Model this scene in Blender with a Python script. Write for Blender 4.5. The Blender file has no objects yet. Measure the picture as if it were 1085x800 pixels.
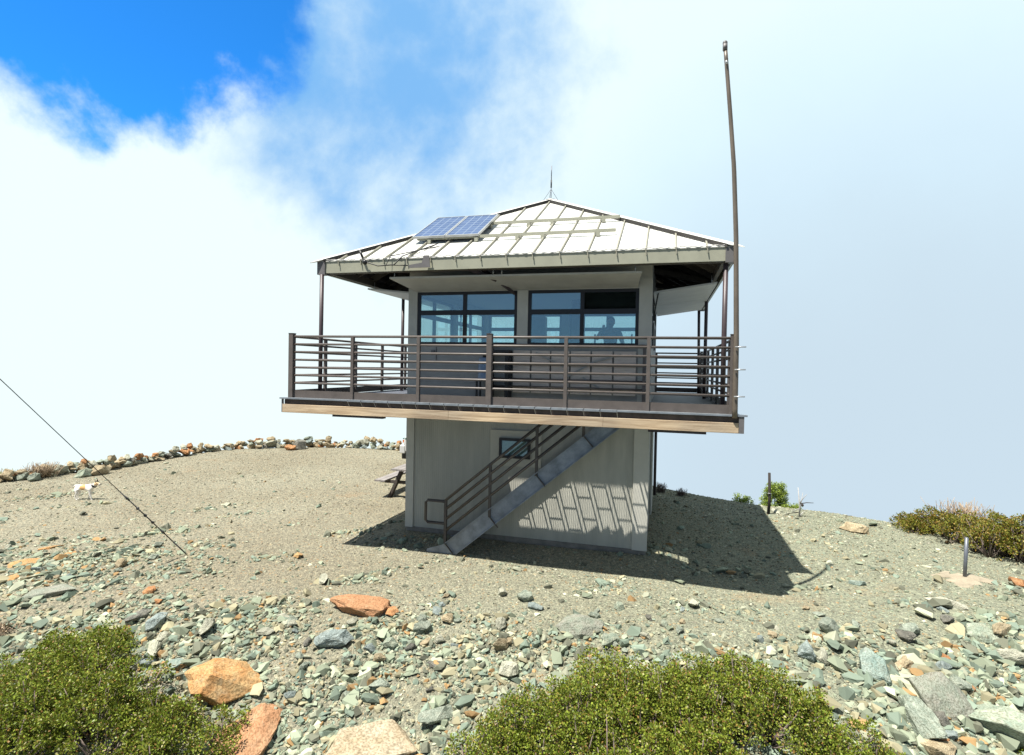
import bpy, bmesh, math, random
import numpy as np
from mathutils import Vector, Matrix
random.seed(7); RNG=np.random.default_rng(11)
S=bpy.context.scene; COL=S.collection
PI=math.pi
# ------------------------------------------------------------------ camera
CX,CY,CZ=2.6841,-11.9152,0.5965
YAW,PITCH,ROLL,FPX=0.26993,-0.018774,0.019152,585.92
fwd=Vector((-math.sin(YAW)*math.cos(PITCH),math.cos(YAW)*math.cos(PITCH),math.sin(PITCH)))
rt=Vector((math.cos(YAW),math.sin(YAW),0)); up=rt.cross(fwd)
cr,sr=math.cos(ROLL),math.sin(ROLL)
R1=rt*cr+up*sr; U1=up*cr-rt*sr
cam=bpy.data.cameras.new('camera'); camo=bpy.data.objects.new('camera',cam); COL.objects.link(camo)
cam.sensor_width=36; cam.lens=36*FPX/1085; cam.clip_start=.05; cam.clip_end=3000
camo.matrix_world=Matrix(((R1.x,U1.x,-fwd.x,CX),(R1.y,U1.y,-fwd.y,CY),(R1.z,U1.z,-fwd.z,CZ),(0,0,0,1)))
S.camera=camo
CAM=Vector((CX,CY,CZ))
def ray(px,py):
    X=(px-542.5)/FPX; Y=(400-py)/FPX
    return R1*X+U1*Y+fwd
SUN=Vector((-.28,-.33,1)).normalized()
# ------------------------------------------------------------------ terrain
POLY=np.array([(-16,-4.2),(-9.5,-6.3),(-5.4,-5.65),(-2.3,-5.05),(.5,-4.4),(3,-4.25),(5,-3.6),(7.4,-2.5),(9.8,-.5),
 (9.2,.9),(8.1,2.1),(6.6,2.75),(5.1,3.0),(3.8,3.5),(2.6,4.2),(.5,6),(-2.5,8),(-7.2,8.1),(-10.8,7.2),(-13.2,5.6),(-13.9,2.8),(-13.9,.8),(-14.3,-.6),(-16,-2)],float)
def poly_dist(x,y):
    x=np.atleast_1d(x).astype(float);y=np.atleast_1d(y).astype(float)
    best=np.full(x.shape,1e9);inside=np.zeros(x.shape,bool);n=len(POLY)
    for i in range(n):
        ax,ay=POLY[i];bx,by=POLY[(i+1)%n];dx,dy=bx-ax,by-ay
        t=np.clip(((x-ax)*dx+(y-ay)*dy)/(dx*dx+dy*dy),0,1)
        best=np.minimum(best,np.hypot(x-ax-t*dx,y-ay-t*dy))
        c=((ay>y)!=(by>y))&(x<(bx-ax)*(y-ay)/(by-ay+1e-12)+ax)
        inside^=c
    return np.where(inside,0,best)
_w=RNG.uniform(0,6.28,(40,));_k=RNG.normal(0,1,(40,2))
def lownoise(x,y,scale,a,b):
    s=0
    for i in range(a,b):
        s=s+np.sin((x*_k[i,0]+y*_k[i,1])/scale+_w[i])
    return s/math.sqrt(b-a)
def sstep(e0,e1,v):
    t=np.clip((v-e0)/(e1-e0),0,1);return t*t*(3-2*t)
def terr(x,y):
    x=np.atleast_1d(x).astype(float);y=np.atleast_1d(y).astype(float)
    d=poly_dist(x,y)
    back=sstep(-4.2,-1.2,y)
    s=.40+.38*back
    w=.60
    z=-2.75-s*(np.sqrt(d*d+w*w)-w)
    z=z+.15*np.exp(-((np.maximum(np.abs(x-.18)-2.26,0))**2+(np.maximum(np.abs(y-.07)-2.26,0))**2)/.35)
    z=z+.012*lownoise(x,y,.9,0,8)+.004*lownoise(x,y,.17,8,18)
    z=z+sstep(0,2.0,d)*(.05*lownoise(x,y,.5,18,28))*(1-back)
    z=z+.10*np.exp(-((x-7.55)**2+(y+1.11)**2)/.16)
    far=sstep(5,40,d); z=z+far*3*lownoise(x,y,9,28,36)
    return z
def T(x,y): return float(terr(x,y)[0])
def at(px,py):
    """where the line of sight meets the ground"""
    d=ray(px,py); ts=np.linspace(2,60,4000)
    x=CX+d.x*ts;y=CY+d.y*ts;z=CZ+d.z*ts
    h=terr(x,y); i=int(np.argmax(z<h)) if (z<h).any() else int(np.argmax((h-z)/ts))
    t=ts[i]; return Vector((CX+d.x*t,CY+d.y*t,T(CX+d.x*t,CY+d.y*t)))
# ------------------------------------------------------------------ materials
KA=.64
def mat(name,col,rough=.7,metal=0,noise=0,nscale=8,bump=0,bscale=40,spec=.5,col2=None,detail=4,stretch=None,rnd=0):
    k=1.0 if name in ('ribbed_siding','trim_paint','pale_panel','cab_wall','shutter_metal','shutter_pale','interior_paint','pale_boards','roof_metal','foundation') else KA
    col=tuple(c*k for c in col);col2=tuple(c*k for c in col2) if col2 else None
    m=bpy.data.materials.new(name);m.use_nodes=True;nt=m.node_tree;b=nt.nodes['Principled BSDF']
    b.inputs['Roughness'].default_value=rough;b.inputs['Metallic'].default_value=metal
    b.inputs['Specular IOR Level'].default_value=spec
    b.inputs['Base Color'].default_value=(*col,1)
    tc=nt.nodes.new('ShaderNodeTexCoord');mp=nt.nodes.new('ShaderNodeMapping')
    nt.links.new(tc.outputs['Object'],mp.inputs['Vector'])
    if stretch: mp.inputs['Scale'].default_value=stretch
    if noise or col2:
        n=nt.nodes.new('ShaderNodeTexNoise');n.inputs['Scale'].default_value=nscale;n.inputs['Detail'].default_value=detail
        n.inputs['Roughness'].default_value=.65
        nt.links.new(mp.outputs[0],n.inputs['Vector'])
        r=nt.nodes.new('ShaderNodeValToRGB');r.color_ramp.elements[0].position=.36;r.color_ramp.elements[1].position=.64
        c2=col2 or tuple(min(1,c*(1+noise)) for c in col); c1=col if col2 else tuple(c*(1-noise) for c in col)
        r.color_ramp.elements[0].color=(*c1,1);r.color_ramp.elements[1].color=(*c2,1)
        nt.links.new(n.outputs['Fac'],r.inputs['Fac'])
        out=r.outputs['Color']
        if rnd:
            oi=nt.nodes.new('ShaderNodeObjectInfo');hs=nt.nodes.new('ShaderNodeHueSaturation')
            mr=nt.nodes.new('ShaderNodeMapRange');mr.inputs['To Min'].default_value=1-rnd;mr.inputs['To Max'].default_value=1+rnd
            nt.links.new(oi.outputs['Random'],mr.inputs['Value']);nt.links.new(mr.outputs[0],hs.inputs['Value'])
            nt.links.new(out,hs.inputs['Color']);out=hs.outputs['Color']
        nt.links.new(out,b.inputs['Base Color'])
    if bump:
        n2=nt.nodes.new('ShaderNodeTexNoise');n2.inputs['Scale'].default_value=bscale;n2.inputs['Detail'].default_value=6
        nt.links.new(mp.outputs[0],n2.inputs['Vector'])
        bp=nt.nodes.new('ShaderNodeBump');bp.inputs['Strength'].default_value=bump;bp.inputs['Distance'].default_value=.02
        nt.links.new(n2.outputs['Fac'],bp.inputs['Height']);nt.links.new(bp.outputs[0],b.inputs['Normal'])
    return m
M={}
M['siding']=mat('ribbed_siding',(.41,.405,.35),.6,noise=.11,nscale=2.2,bump=.05,stretch=(2.2,2.2,.35),detail=8)
M['trim']=mat('trim_paint',(.50,.49,.43),.55,noise=.06,nscale=3)
M['panel']=mat('pale_panel',(.50,.48,.40),.6,noise=.05,nscale=3)
M['cabwall']=mat('cab_wall',(.32,.315,.29),.6,noise=.08,nscale=3)
M['concrete']=mat('foundation',(.20,.185,.16),.9,noise=.2,nscale=6,bump=.3)
M['roof']=mat('roof_metal',(.56,.56,.52),.45,noise=.05,nscale=1.6,spec=.5)
M['seam']=mat('roof_seam_metal',(.40,.385,.30),.5,noise=.08)
M['fascia']=mat('fascia_metal',(.50,.50,.385),.45,noise=.07,nscale=3)
M['cap']=mat('gutter_cap',(.20,.19,.19),.5,noise=.1)
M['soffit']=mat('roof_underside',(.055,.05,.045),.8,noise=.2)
M['rafter']=mat('rafter_wood',(.14,.12,.095),.75,noise=.2,nscale=6)
M['rail']=mat('bronze_rail',(.165,.14,.125),.45,noise=.12,nscale=7,metal=.0)
M['post']=mat('dark_post',(.085,.06,.065),.45,noise=.15,nscale=5)
M['railshade']=mat('shaded_stair_rail',(.10,.085,.075),.5,noise=.15)  # rail bronze painted darker, standing in for the deck's shade on the stairs
M['kick']=mat('kick_plate',(.15,.125,.11),.55,noise=.12,nscale=6)
M['deck']=mat('deck_coating',(.13,.14,.17),.6,noise=.15,nscale=4)
M['steel']=mat('galvanised_steel',(.33,.375,.44),.42,noise=.28,nscale=5,metal=.35,bump=.06,bscale=20,detail=8)
M['edge']=mat('deck_edge_metal',(.36,.40,.44),.4,noise=.15,nscale=6,metal=.3)
M['dkwood']=mat('brown_board',(.13,.10,.085),.8,noise=.25,nscale=6)
M['frame']=mat('window_frame',(.018,.014,.016),.4)
M['shutter']=mat('shutter_metal',(.43,.42,.37),.6,noise=.08,nscale=3)
M['shutterpale']=mat('shutter_pale',(.52,.53,.52),.6,noise=.06,nscale=3)
M['polemetal']=mat('weathered_pole',(.22,.18,.14),.45,noise=.25,nscale=5,metal=.25,stretch=(1,1,.4))
M['black']=mat('black_plastic',(.015,.015,.016),.45)
M['white']=mat('white_paint',(.78,.78,.76),.35)
M['green']=mat('green_stripe',(.02,.16,.12),.4)
M['rubber']=mat('tyre_rubber',(.02,.02,.02),.85)
M['alu']=mat('aluminium',(.62,.64,.65),.35,metal=.5,noise=.05)
M['cable']=mat('cable',(.02,.02,.02),.5)
M['wire']=mat('wire_rope',(.06,.06,.065),.5,metal=.3)
M['oldwood']=mat('weathered_wood',(.10,.08,.07),.85,noise=.25,nscale=5,stretch=(1,.3,6),bump=.3)
M['topwood']=mat('weathered_top',(.34,.31,.29),.85,noise=.15,nscale=5,bump=.3)
M['interior']=mat('interior_paint',(.7,.7,.68),.7)
M['inwood']=mat('interior_wood',(.16,.13,.10),.6,noise=.2)
M['blueplastic']=mat('blue_plastic',(.25,.35,.5),.3,noise=.1)
M['cloth']=mat('dark_cloth',(.03,.04,.05),.9,noise=.2,bump=.2)
M['trousers']=mat('trousers',(.05,.05,.045),.9,noise=.2)
M['skin']=mat('skin',(.33,.19,.13),.55)
M['hair']=mat('hair',(.03,.022,.016),.8,bump=.4,bscale=90)
M['pinksoil']=mat('pink_soil',(.44,.375,.27),.95,noise=.15,nscale=8,bump=.4)
M['greypost']=mat('grey_post',(.22,.24,.28),.45,noise=.12,metal=.4)
M['snag']=mat('bleached_wood',(.55,.54,.52),.85,noise=.2,nscale=12)
M['darkbranch']=mat('dark_branch',(.05,.04,.035),.9)
M['bark']=mat('shrub_bark',(.26,.20,.17),.85,noise=.3,nscale=10)
M['orange']=mat('orange_lens',(.8,.2,.02),.2)
M['bench']=mat('pale_boards',(.58,.50,.42),.7,noise=.16,nscale=4,stretch=(.5,1,9),bump=.15)

# fresh pine fascia with long grain and knots
m=mat('pine_fascia',(.62,.50,.34),.75,bump=.12,bscale=30);M['pine']=m
nt=m.node_tree;b=nt.nodes['Principled BSDF']
tc=nt.nodes.new('ShaderNodeTexCoord');mp=nt.nodes.new('ShaderNodeMapping');mp.inputs['Scale'].default_value=(.7,.7,14)
nt.links.new(tc.outputs['Object'],mp.inputs['Vector'])
n=nt.nodes.new('ShaderNodeTexNoise');n.inputs['Scale'].default_value=2.2;n.inputs['Detail'].default_value=7;n.inputs['Distortion'].default_value=.6
nt.links.new(mp.outputs[0],n.inputs['Vector'])
r=nt.nodes.new('ShaderNodeValToRGB');r.color_ramp.elements[0].position=.3;r.color_ramp.elements[0].color=(.34,.24,.15,1)
r.color_ramp.elements[1].position=.62;r.color_ramp.elements[1].color=(.60,.48,.33,1)
nt.links.new(n.outputs['Fac'],r.inputs['Fac'])
n3=nt.nodes.new('ShaderNodeTexNoise');n3.inputs['Scale'].default_value=.9;n3.inputs['Detail'].default_value=3
nt.links.new(tc.outputs['Object'],n3.inputs['Vector'])
r3=nt.nodes.new('ShaderNodeValToRGB');r3.color_ramp.elements[0].position=.40;r3.color_ramp.elements[0].color=(.74,.74,.76,1);r3.color_ramp.elements[1].position=.62;r3.color_ramp.elements[1].color=(1,.97,.92,1)
nt.links.new(n3.outputs['Fac'],r3.inputs['Fac'])
vk=nt.nodes.new('ShaderNodeTexVoronoi');vk.inputs['Scale'].default_value=1.9
mp2=nt.nodes.new('ShaderNodeMapping');mp2.inputs['Scale'].default_value=(1,1,2.2);nt.links.new(tc.outputs['Object'],mp2.inputs['Vector']);nt.links.new(mp2.outputs[0],vk.inputs['Vector'])
rk=nt.nodes.new('ShaderNodeValToRGB');rk.color_ramp.elements[0].position=.03;rk.color_ramp.elements[0].color=(.35,.25,.18,1);rk.color_ramp.elements[1].position=.11;rk.color_ramp.elements[1].color=(1,1,1,1)
nt.links.new(vk.outputs['Distance'],rk.inputs['Fac'])
mx=nt.nodes.new('ShaderNodeMixRGB');mx.blend_type='MULTIPLY';mx.inputs[0].default_value=1
nt.links.new(r.outputs[0],mx.inputs[1]);nt.links.new(r3.outputs[0],mx.inputs[2])
mx2=nt.nodes.new('ShaderNodeMixRGB');mx2.blend_type='MULTIPLY';mx2.inputs[0].default_value=.8
nt.links.new(mx.outputs[0],mx2.inputs[1]);nt.links.new(rk.outputs[0],mx2.inputs[2])
nt.links.new(mx2.outputs[0],b.inputs['Base Color'])

def glassmat(name,tint,gl=.12,gcol=(.8,.9,1)):
    m=bpy.data.materials.new(name);m.use_nodes=True;nt=m.node_tree;nt.nodes.clear()
    o=nt.nodes.new('ShaderNodeOutputMaterial');t=nt.nodes.new('ShaderNodeBsdfTransparent');t.inputs[0].default_value=(*tint,1)
    g=nt.nodes.new('ShaderNodeBsdfGlossy');g.inputs['Color'].default_value=(*gcol,1);g.inputs['Roughness'].default_value=.02
    f=nt.nodes.new('ShaderNodeLayerWeight');f.inputs[0].default_value=.5
    pw=nt.nodes.new('ShaderNodeMath');pw.operation='POWER';pw.inputs[1].default_value=4;nt.links.new(f.outputs['Facing'],pw.inputs[0])
    ad=nt.nodes.new('ShaderNodeMath');ad.operation='MULTIPLY_ADD';ad.inputs[1].default_value=.5;ad.inputs[2].default_value=gl;ad.use_clamp=True
    nt.links.new(pw.outputs[0],ad.inputs[0])
    mi=nt.nodes.new('ShaderNodeMixShader');nt.links.new(ad.outputs[0],mi.inputs[0]);nt.links.new(t.outputs[0],mi.inputs[1]);nt.links.new(g.outputs[0],mi.inputs[2])
    nt.links.new(mi.outputs[0],o.inputs[0]);return m
M['glass']=glassmat('tinted_glass',(.86,.955,.945),.20,(.75,.93,1.0))
M['glassdark']=glassmat('dark_glass',(.3,.32,.32),.0)
M['glasscar']=glassmat('car_glass',(.3,.35,.35),.1)
# solar cells
m=mat('solar_cells',(.05,.10,.27),.35,spec=.25);M['solar']=m
nt=m.node_tree;b=nt.nodes['Principled BSDF'];tc=nt.nodes.new('ShaderNodeTexCoord')
bk=nt.nodes.new('ShaderNodeTexBrick');bk.offset=0;bk.inputs['Scale'].default_value=1;bk.inputs['Brick Width'].default_value=.155;bk.inputs['Row Height'].default_value=.155;bk.inputs['Mortar Size'].default_value=.005
bk.inputs['Color1'].default_value=(.035,.065,.15,1);bk.inputs['Color2'].default_value=(.05,.085,.18,1);bk.inputs['Mortar'].default_value=(.22,.27,.33,1);bk.inputs['Mortar Smooth'].default_value=0
nt.links.new(tc.outputs['Object'],bk.inputs['Vector']);nt.links.new(bk.outputs['Color'],b.inputs['Base Color'])
# rocks
def rockmat(name,a,bc,rnd=.22):
    kr=.80/KA
    m=mat(name,tuple(c*kr for c in a),.88,col2=tuple(c*kr for c in bc),nscale=2.6,bump=.8,bscale=11,rnd=rnd,detail=10,spec=.25)
    nt=m.node_tree;b=nt.nodes['Principled BSDF'];src=b.inputs['Base Color'].links[0].from_socket
    tc=nt.nodes.new('ShaderNodeTexCoord')
    # lichen and mineral blotches
    n=nt.nodes.new('ShaderNodeTexNoise');n.inputs['Scale'].default_value=4.5;n.inputs['Detail'].default_value=9;n.inputs['Roughness'].default_value=.7;n.inputs['Distortion'].default_value=.8
    nt.links.new(tc.outputs['Object'],n.inputs['Vector'])
    r=nt.nodes.new('ShaderNodeValToRGB');r.color_ramp.elements[0].position=.55;r.color_ramp.elements[0].color=(0,0,0,1);r.color_ramp.elements[1].position=.66;r.color_ramp.elements[1].color=(.38,.38,.38,1)
    nt.links.new(n.outputs['Fac'],r.inputs['Fac'])
    mx=nt.nodes.new('ShaderNodeMixRGB');nt.links.new(r.outputs[0],mx.inputs[0]);nt.links.new(src,mx.inputs[1]);mx.inputs[2].default_value=(.36*.8,.34*.8,.25*.8,1)
    # fine dark grain
    g=nt.nodes.new('ShaderNodeTexNoise');g.inputs['Scale'].default_value=22;g.inputs['Detail'].default_value=6;nt.links.new(tc.outputs['Object'],g.inputs['Vector'])
    gr=nt.nodes.new('ShaderNodeValToRGB');gr.color_ramp.elements[0].position=.38;gr.color_ramp.elements[0].color=(.62,.60,.56,1);gr.color_ramp.elements[1].position=.56;gr.color_ramp.elements[1].color=(1.05,1.05,1.05,1)
    nt.links.new(g.outputs['Fac'],gr.inputs['Fac'])
    mm=nt.nodes.new('ShaderNodeMixRGB');mm.blend_type='MULTIPLY';mm.inputs[0].default_value=1;nt.links.new(mx.outputs[0],mm.inputs[1]);nt.links.new(gr.outputs[0],mm.inputs[2])
    # hairline cracks
    w=nt.nodes.new('ShaderNodeTexVoronoi');w.feature='DISTANCE_TO_EDGE';w.inputs['Scale'].default_value=1.1
    ws=nt.nodes.new('ShaderNodeMixRGB');ws.inputs[0].default_value=.25;nt.links.new(tc.outputs['Object'],ws.inputs[1]);nt.links.new(n.outputs['Color'],ws.inputs[2]);nt.links.new(ws.outputs[0],w.inputs['Vector'])
    wr=nt.nodes.new('ShaderNodeValToRGB');wr.color_ramp.elements[0].position=0;wr.color_ramp.elements[0].color=(.35,.32,.28,1);wr.color_ramp.elements[1].position=.025;wr.color_ramp.elements[1].color=(1,1,1,1)
    nt.links.new(w.outputs['Distance'],wr.inputs['Fac'])
    m3=nt.nodes.new('ShaderNodeMixRGB');m3.blend_type='MULTIPLY';m3.inputs[0].default_value=.3;nt.links.new(mm.outputs[0],m3.inputs[1]);nt.links.new(wr.outputs[0],m3.inputs[2])
    nt.links.new(m3.outputs[0],b.inputs['Base Color'])
    return m
ROCK={
 'grey-green':rockmat('rock_greygreen',(.20,.24,.19),(.40,.44,.36)),
 'blue-grey':rockmat('rock_bluegrey',(.19,.235,.225),(.36,.42,.40)),
 'tan':rockmat('rock_tan',(.33,.26,.16),(.52,.44,.29)),
 'rusty orange':rockmat('rock_rust',(.38,.17,.07),(.58,.32,.15)),
 'pale':rockmat('rock_pale',(.38,.39,.30),(.56,.55,.44)),
 'dark grey':rockmat('rock_dark',(.12,.12,.105),(.26,.25,.21)),
}
# pebble cover: colour per stone
def islandmat(name,cols,rough=.9,vary=.35,bump=.3):
    m=bpy.data.materials.new(name);m.use_nodes=True;nt=m.node_tree;b=nt.nodes['Principled BSDF'];b.inputs['Roughness'].default_value=rough
    b.inputs['Specular IOR Level'].default_value=.3
    g=nt.nodes.new('ShaderNodeNewGeometry');r=nt.nodes.new('ShaderNodeValToRGB');r.color_ramp.interpolation='CONSTANT'
    els=r.color_ramp.elements
    while len(els)<len(cols): els.new(.5)
    acc=0;tot=sum(c[0] for c in cols)
    for e,c in zip(els,cols):
        e.position=acc/tot;e.color=(*[q*(1.0 if name=='olive_leaves' else .92 if 'leaves' in name else KA*t_) for q,t_ in zip(c[1],(1,1,1) if 'leaves' in name or 'twigs' in name else (.97,.98,.93))],1);acc+=c[0]
    nt.links.new(g.outputs['Random Per Island'],r.inputs['Fac'])
    ml=nt.nodes.new('ShaderNodeMath');ml.operation='MULTIPLY';ml.inputs[1].default_value=57.13
    fr=nt.nodes.new('ShaderNodeMath');fr.operation='FRACT';nt.links.new(g.outputs['Random Per Island'],ml.inputs[0]);nt.links.new(ml.outputs[0],fr.inputs[0])
    mr=nt.nodes.new('ShaderNodeMapRange');mr.inputs['To Min'].default_value=1-vary;mr.inputs['To Max'].default_value=1+vary;nt.links.new(fr.outputs[0],mr.inputs['Value'])
    hs=nt.nodes.new('ShaderNodeHueSaturation');nt.links.new(mr.outputs[0],hs.inputs['Value']);nt.links.new(r.outputs[0],hs.inputs['Color'])
    nt.links.new(hs.outputs[0],b.inputs['Base Color'])
    return m
M['pebble']=islandmat('pebbles',[(34,(.37,.38,.275)),(22,(.31,.35,.27)),(20,(.40,.35,.24)),(14,(.58,.56,.45)),(5,(.46,.29,.15)),(12,(.21,.20,.155))])
M['rubble']=islandmat('rubble_stones',[(30,(.36,.405,.30)),(22,(.27,.335,.27)),(18,(.43,.39,.26)),(13,(.54,.55,.42)),(4,(.48,.30,.14)),(13,(.18,.185,.14))])
M['pebblebrown']=islandmat('pebbles_brown',[(34,(.42,.38,.29)),(18,(.38,.375,.29)),(20,(.38,.33,.25)),(8,(.50,.47,.38)),(5,(.40,.28,.17)),(12,(.24,.22,.175))])
M['leaf']=islandmat('shrub_leaves',[(34,(.16,.215,.024)),(30,(.225,.275,.034)),(12,(.09,.12,.016)),(14,(.27,.26,.045)),(7,(.26,.15,.045)),(3,(.34,.31,.15))],rough=.45,vary=.35)
M['leafolive']=islandmat('olive_leaves',[(34,(.155,.17,.022)),(26,(.20,.195,.028)),(12,(.10,.11,.016)),(18,(.26,.16,.035)),(8,(.32,.23,.06))],rough=.5,vary=.35)
M['leaffresh']=islandmat('conifer_leaves',[(30,(.24,.33,.05)),(30,(.32,.40,.08)),(10,(.08,.12,.02))],rough=.5)
M['leafdry']=islandmat('dry_twigs',[(30,(.44,.33,.21)),(30,(.52,.40,.28)),(10,(.3,.2,.13))],rough=.8)
for k in('leaf','leafolive','leaffresh'):
    nt=M[k].node_tree;b=nt.nodes['Principled BSDF'];o=nt.nodes['Material Output']
    tr=nt.nodes.new('ShaderNodeBsdfTranslucent');mi=nt.nodes.new('ShaderNodeMixShader');mi.inputs[0].default_value=.22
    src=b.inputs['Base Color'].links[0].from_socket
    nt.links.new(src,tr.inputs[0]);nt.links.new(b.outputs[0],mi.inputs[1]);nt.links.new(tr.outputs[0],mi.inputs[2]);nt.links.new(mi.outputs[0],o.inputs[0])
# ground
m=bpy.data.materials.new('gravel_ground');m.use_nodes=True;M['ground']=m;nt=m.node_tree;b=nt.nodes['Principled BSDF'];b.inputs['Roughness'].default_value=.95;b.inputs['Specular IOR Level'].default_value=.2
tc=nt.nodes.new('ShaderNodeTexCoord')
def N(t,**k):
    n=nt.nodes.new(t)
    for a,v in k.items():
        n.inputs[a].default_value=v
    return n
def ramp(src,els,interp='LINEAR'):
    r=nt.nodes.new('ShaderNodeValToRGB');r.color_ramp.interpolation=interp
    while len(r.color_ramp.elements)<len(els): r.color_ramp.elements.new(.5)
    for e,(p,c) in zip(r.color_ramp.elements,els): e.position=p;e.color=(*c,1)
    nt.links.new(src,r.inputs['Fac']);return r.outputs[0]
def mixc(a,b2,f,mode='MIX'):
    x=nt.nodes.new('ShaderNodeMixRGB');x.blend_type=mode
    for i,v in ((1,a),(2,b2),(0,f)):
        if isinstance(v,(float,int)): x.inputs[i].default_value=v
        elif isinstance(v,tuple): x.inputs[i].default_value=(*v,1)
        else: nt.links.new(v,x.inputs[i])
    return x.outputs[0]
def link(o,n,i='Vector'): nt.links.new(o,n.inputs[i])
OB=tc.outputs['Object']
big=N('ShaderNodeTexNoise',Scale=.35,Detail=4.0);link(OB,big)
base=ramp(big.outputs['Fac'],[(.38,(.37,.335,.25)),(.62,(.42,.395,.305))])
sx=nt.nodes.new('ShaderNodeSeparateXYZ');link(OB,sx)
mrx=nt.nodes.new('ShaderNodeMapRange');mrx.inputs['From Min'].default_value=-3;mrx.inputs['From Max'].default_value=4;nt.links.new(sx.outputs[0],mrx.inputs['Value'])
base=mixc(base,(.36,.375,.285),mrx.outputs[0])
v1=N('ShaderNodeTexVoronoi',Scale=34.0);link(OB,v1)
v2=N('ShaderNodeTexVoronoi',Scale=80.0);link(OB,v2)
sep=nt.nodes.new('ShaderNodeSeparateColor');nt.links.new(v1.outputs['Color'],sep.inputs[0])
c1=ramp(sep.outputs[0],[(0,(.62,.62,.62)),(.3,(.9,.9,.88)),(.6,(1.05,1.02,.98)),(.9,(1.4,1.38,1.3)),(.97,(1.3,.95,.7))],'CONSTANT')
sep2=nt.nodes.new('ShaderNodeSeparateColor');nt.links.new(v2.outputs['Color'],sep2.inputs[0])
c2=ramp(sep2.outputs[1],[(0,(.68,.68,.68)),(.35,(.95,.95,.95)),(.75,(1.2,1.2,1.18))],'CONSTANT')
col=mixc(base,c1,.75,'MULTIPLY');col=mixc(col,c2,.8,'MULTIPLY')
# rusty soil patches
pn=N('ShaderNodeTexNoise',Scale=.9,Detail=5.0);mpp=nt.nodes.new('ShaderNodeMapping');mpp.inputs['Location'].default_value=(3.1,1.7,0);link(OB,mpp);link(mpp.outputs[0],pn)
pf=ramp(pn.outputs['Fac'],[(.64,(0,0,0)),(.74,(.35,.35,.35))])
col=mixc(col,(.46,.31,.18),pf)
col=mixc(col,(KA*.98,KA*.985,KA*.95),1.0,'MULTIPLY')
nt.links.new(col,b.inputs['Base Color'])
vd=N('ShaderNodeTexVoronoi',Scale=34.0);link(OB,vd);vd2=N('ShaderNodeTexVoronoi',Scale=80.0);link(OB,vd2)
am=nt.nodes.new('ShaderNodeMath');am.operation='MULTIPLY_ADD';am.inputs[1].default_value=.5;nt.links.new(vd2.outputs['Distance'],am.inputs[0]);nt.links.new(vd.outputs['Distance'],am.inputs[2])
bp=nt.nodes.new('ShaderNodeBump');bp.invert=True;bp.inputs['Strength'].default_value=.9;bp.inputs['Distance'].default_value=.016;nt.links.new(am.outputs[0],bp.inputs['Height']);nt.links.new(bp.outputs[0],b.inputs['Normal'])
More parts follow.
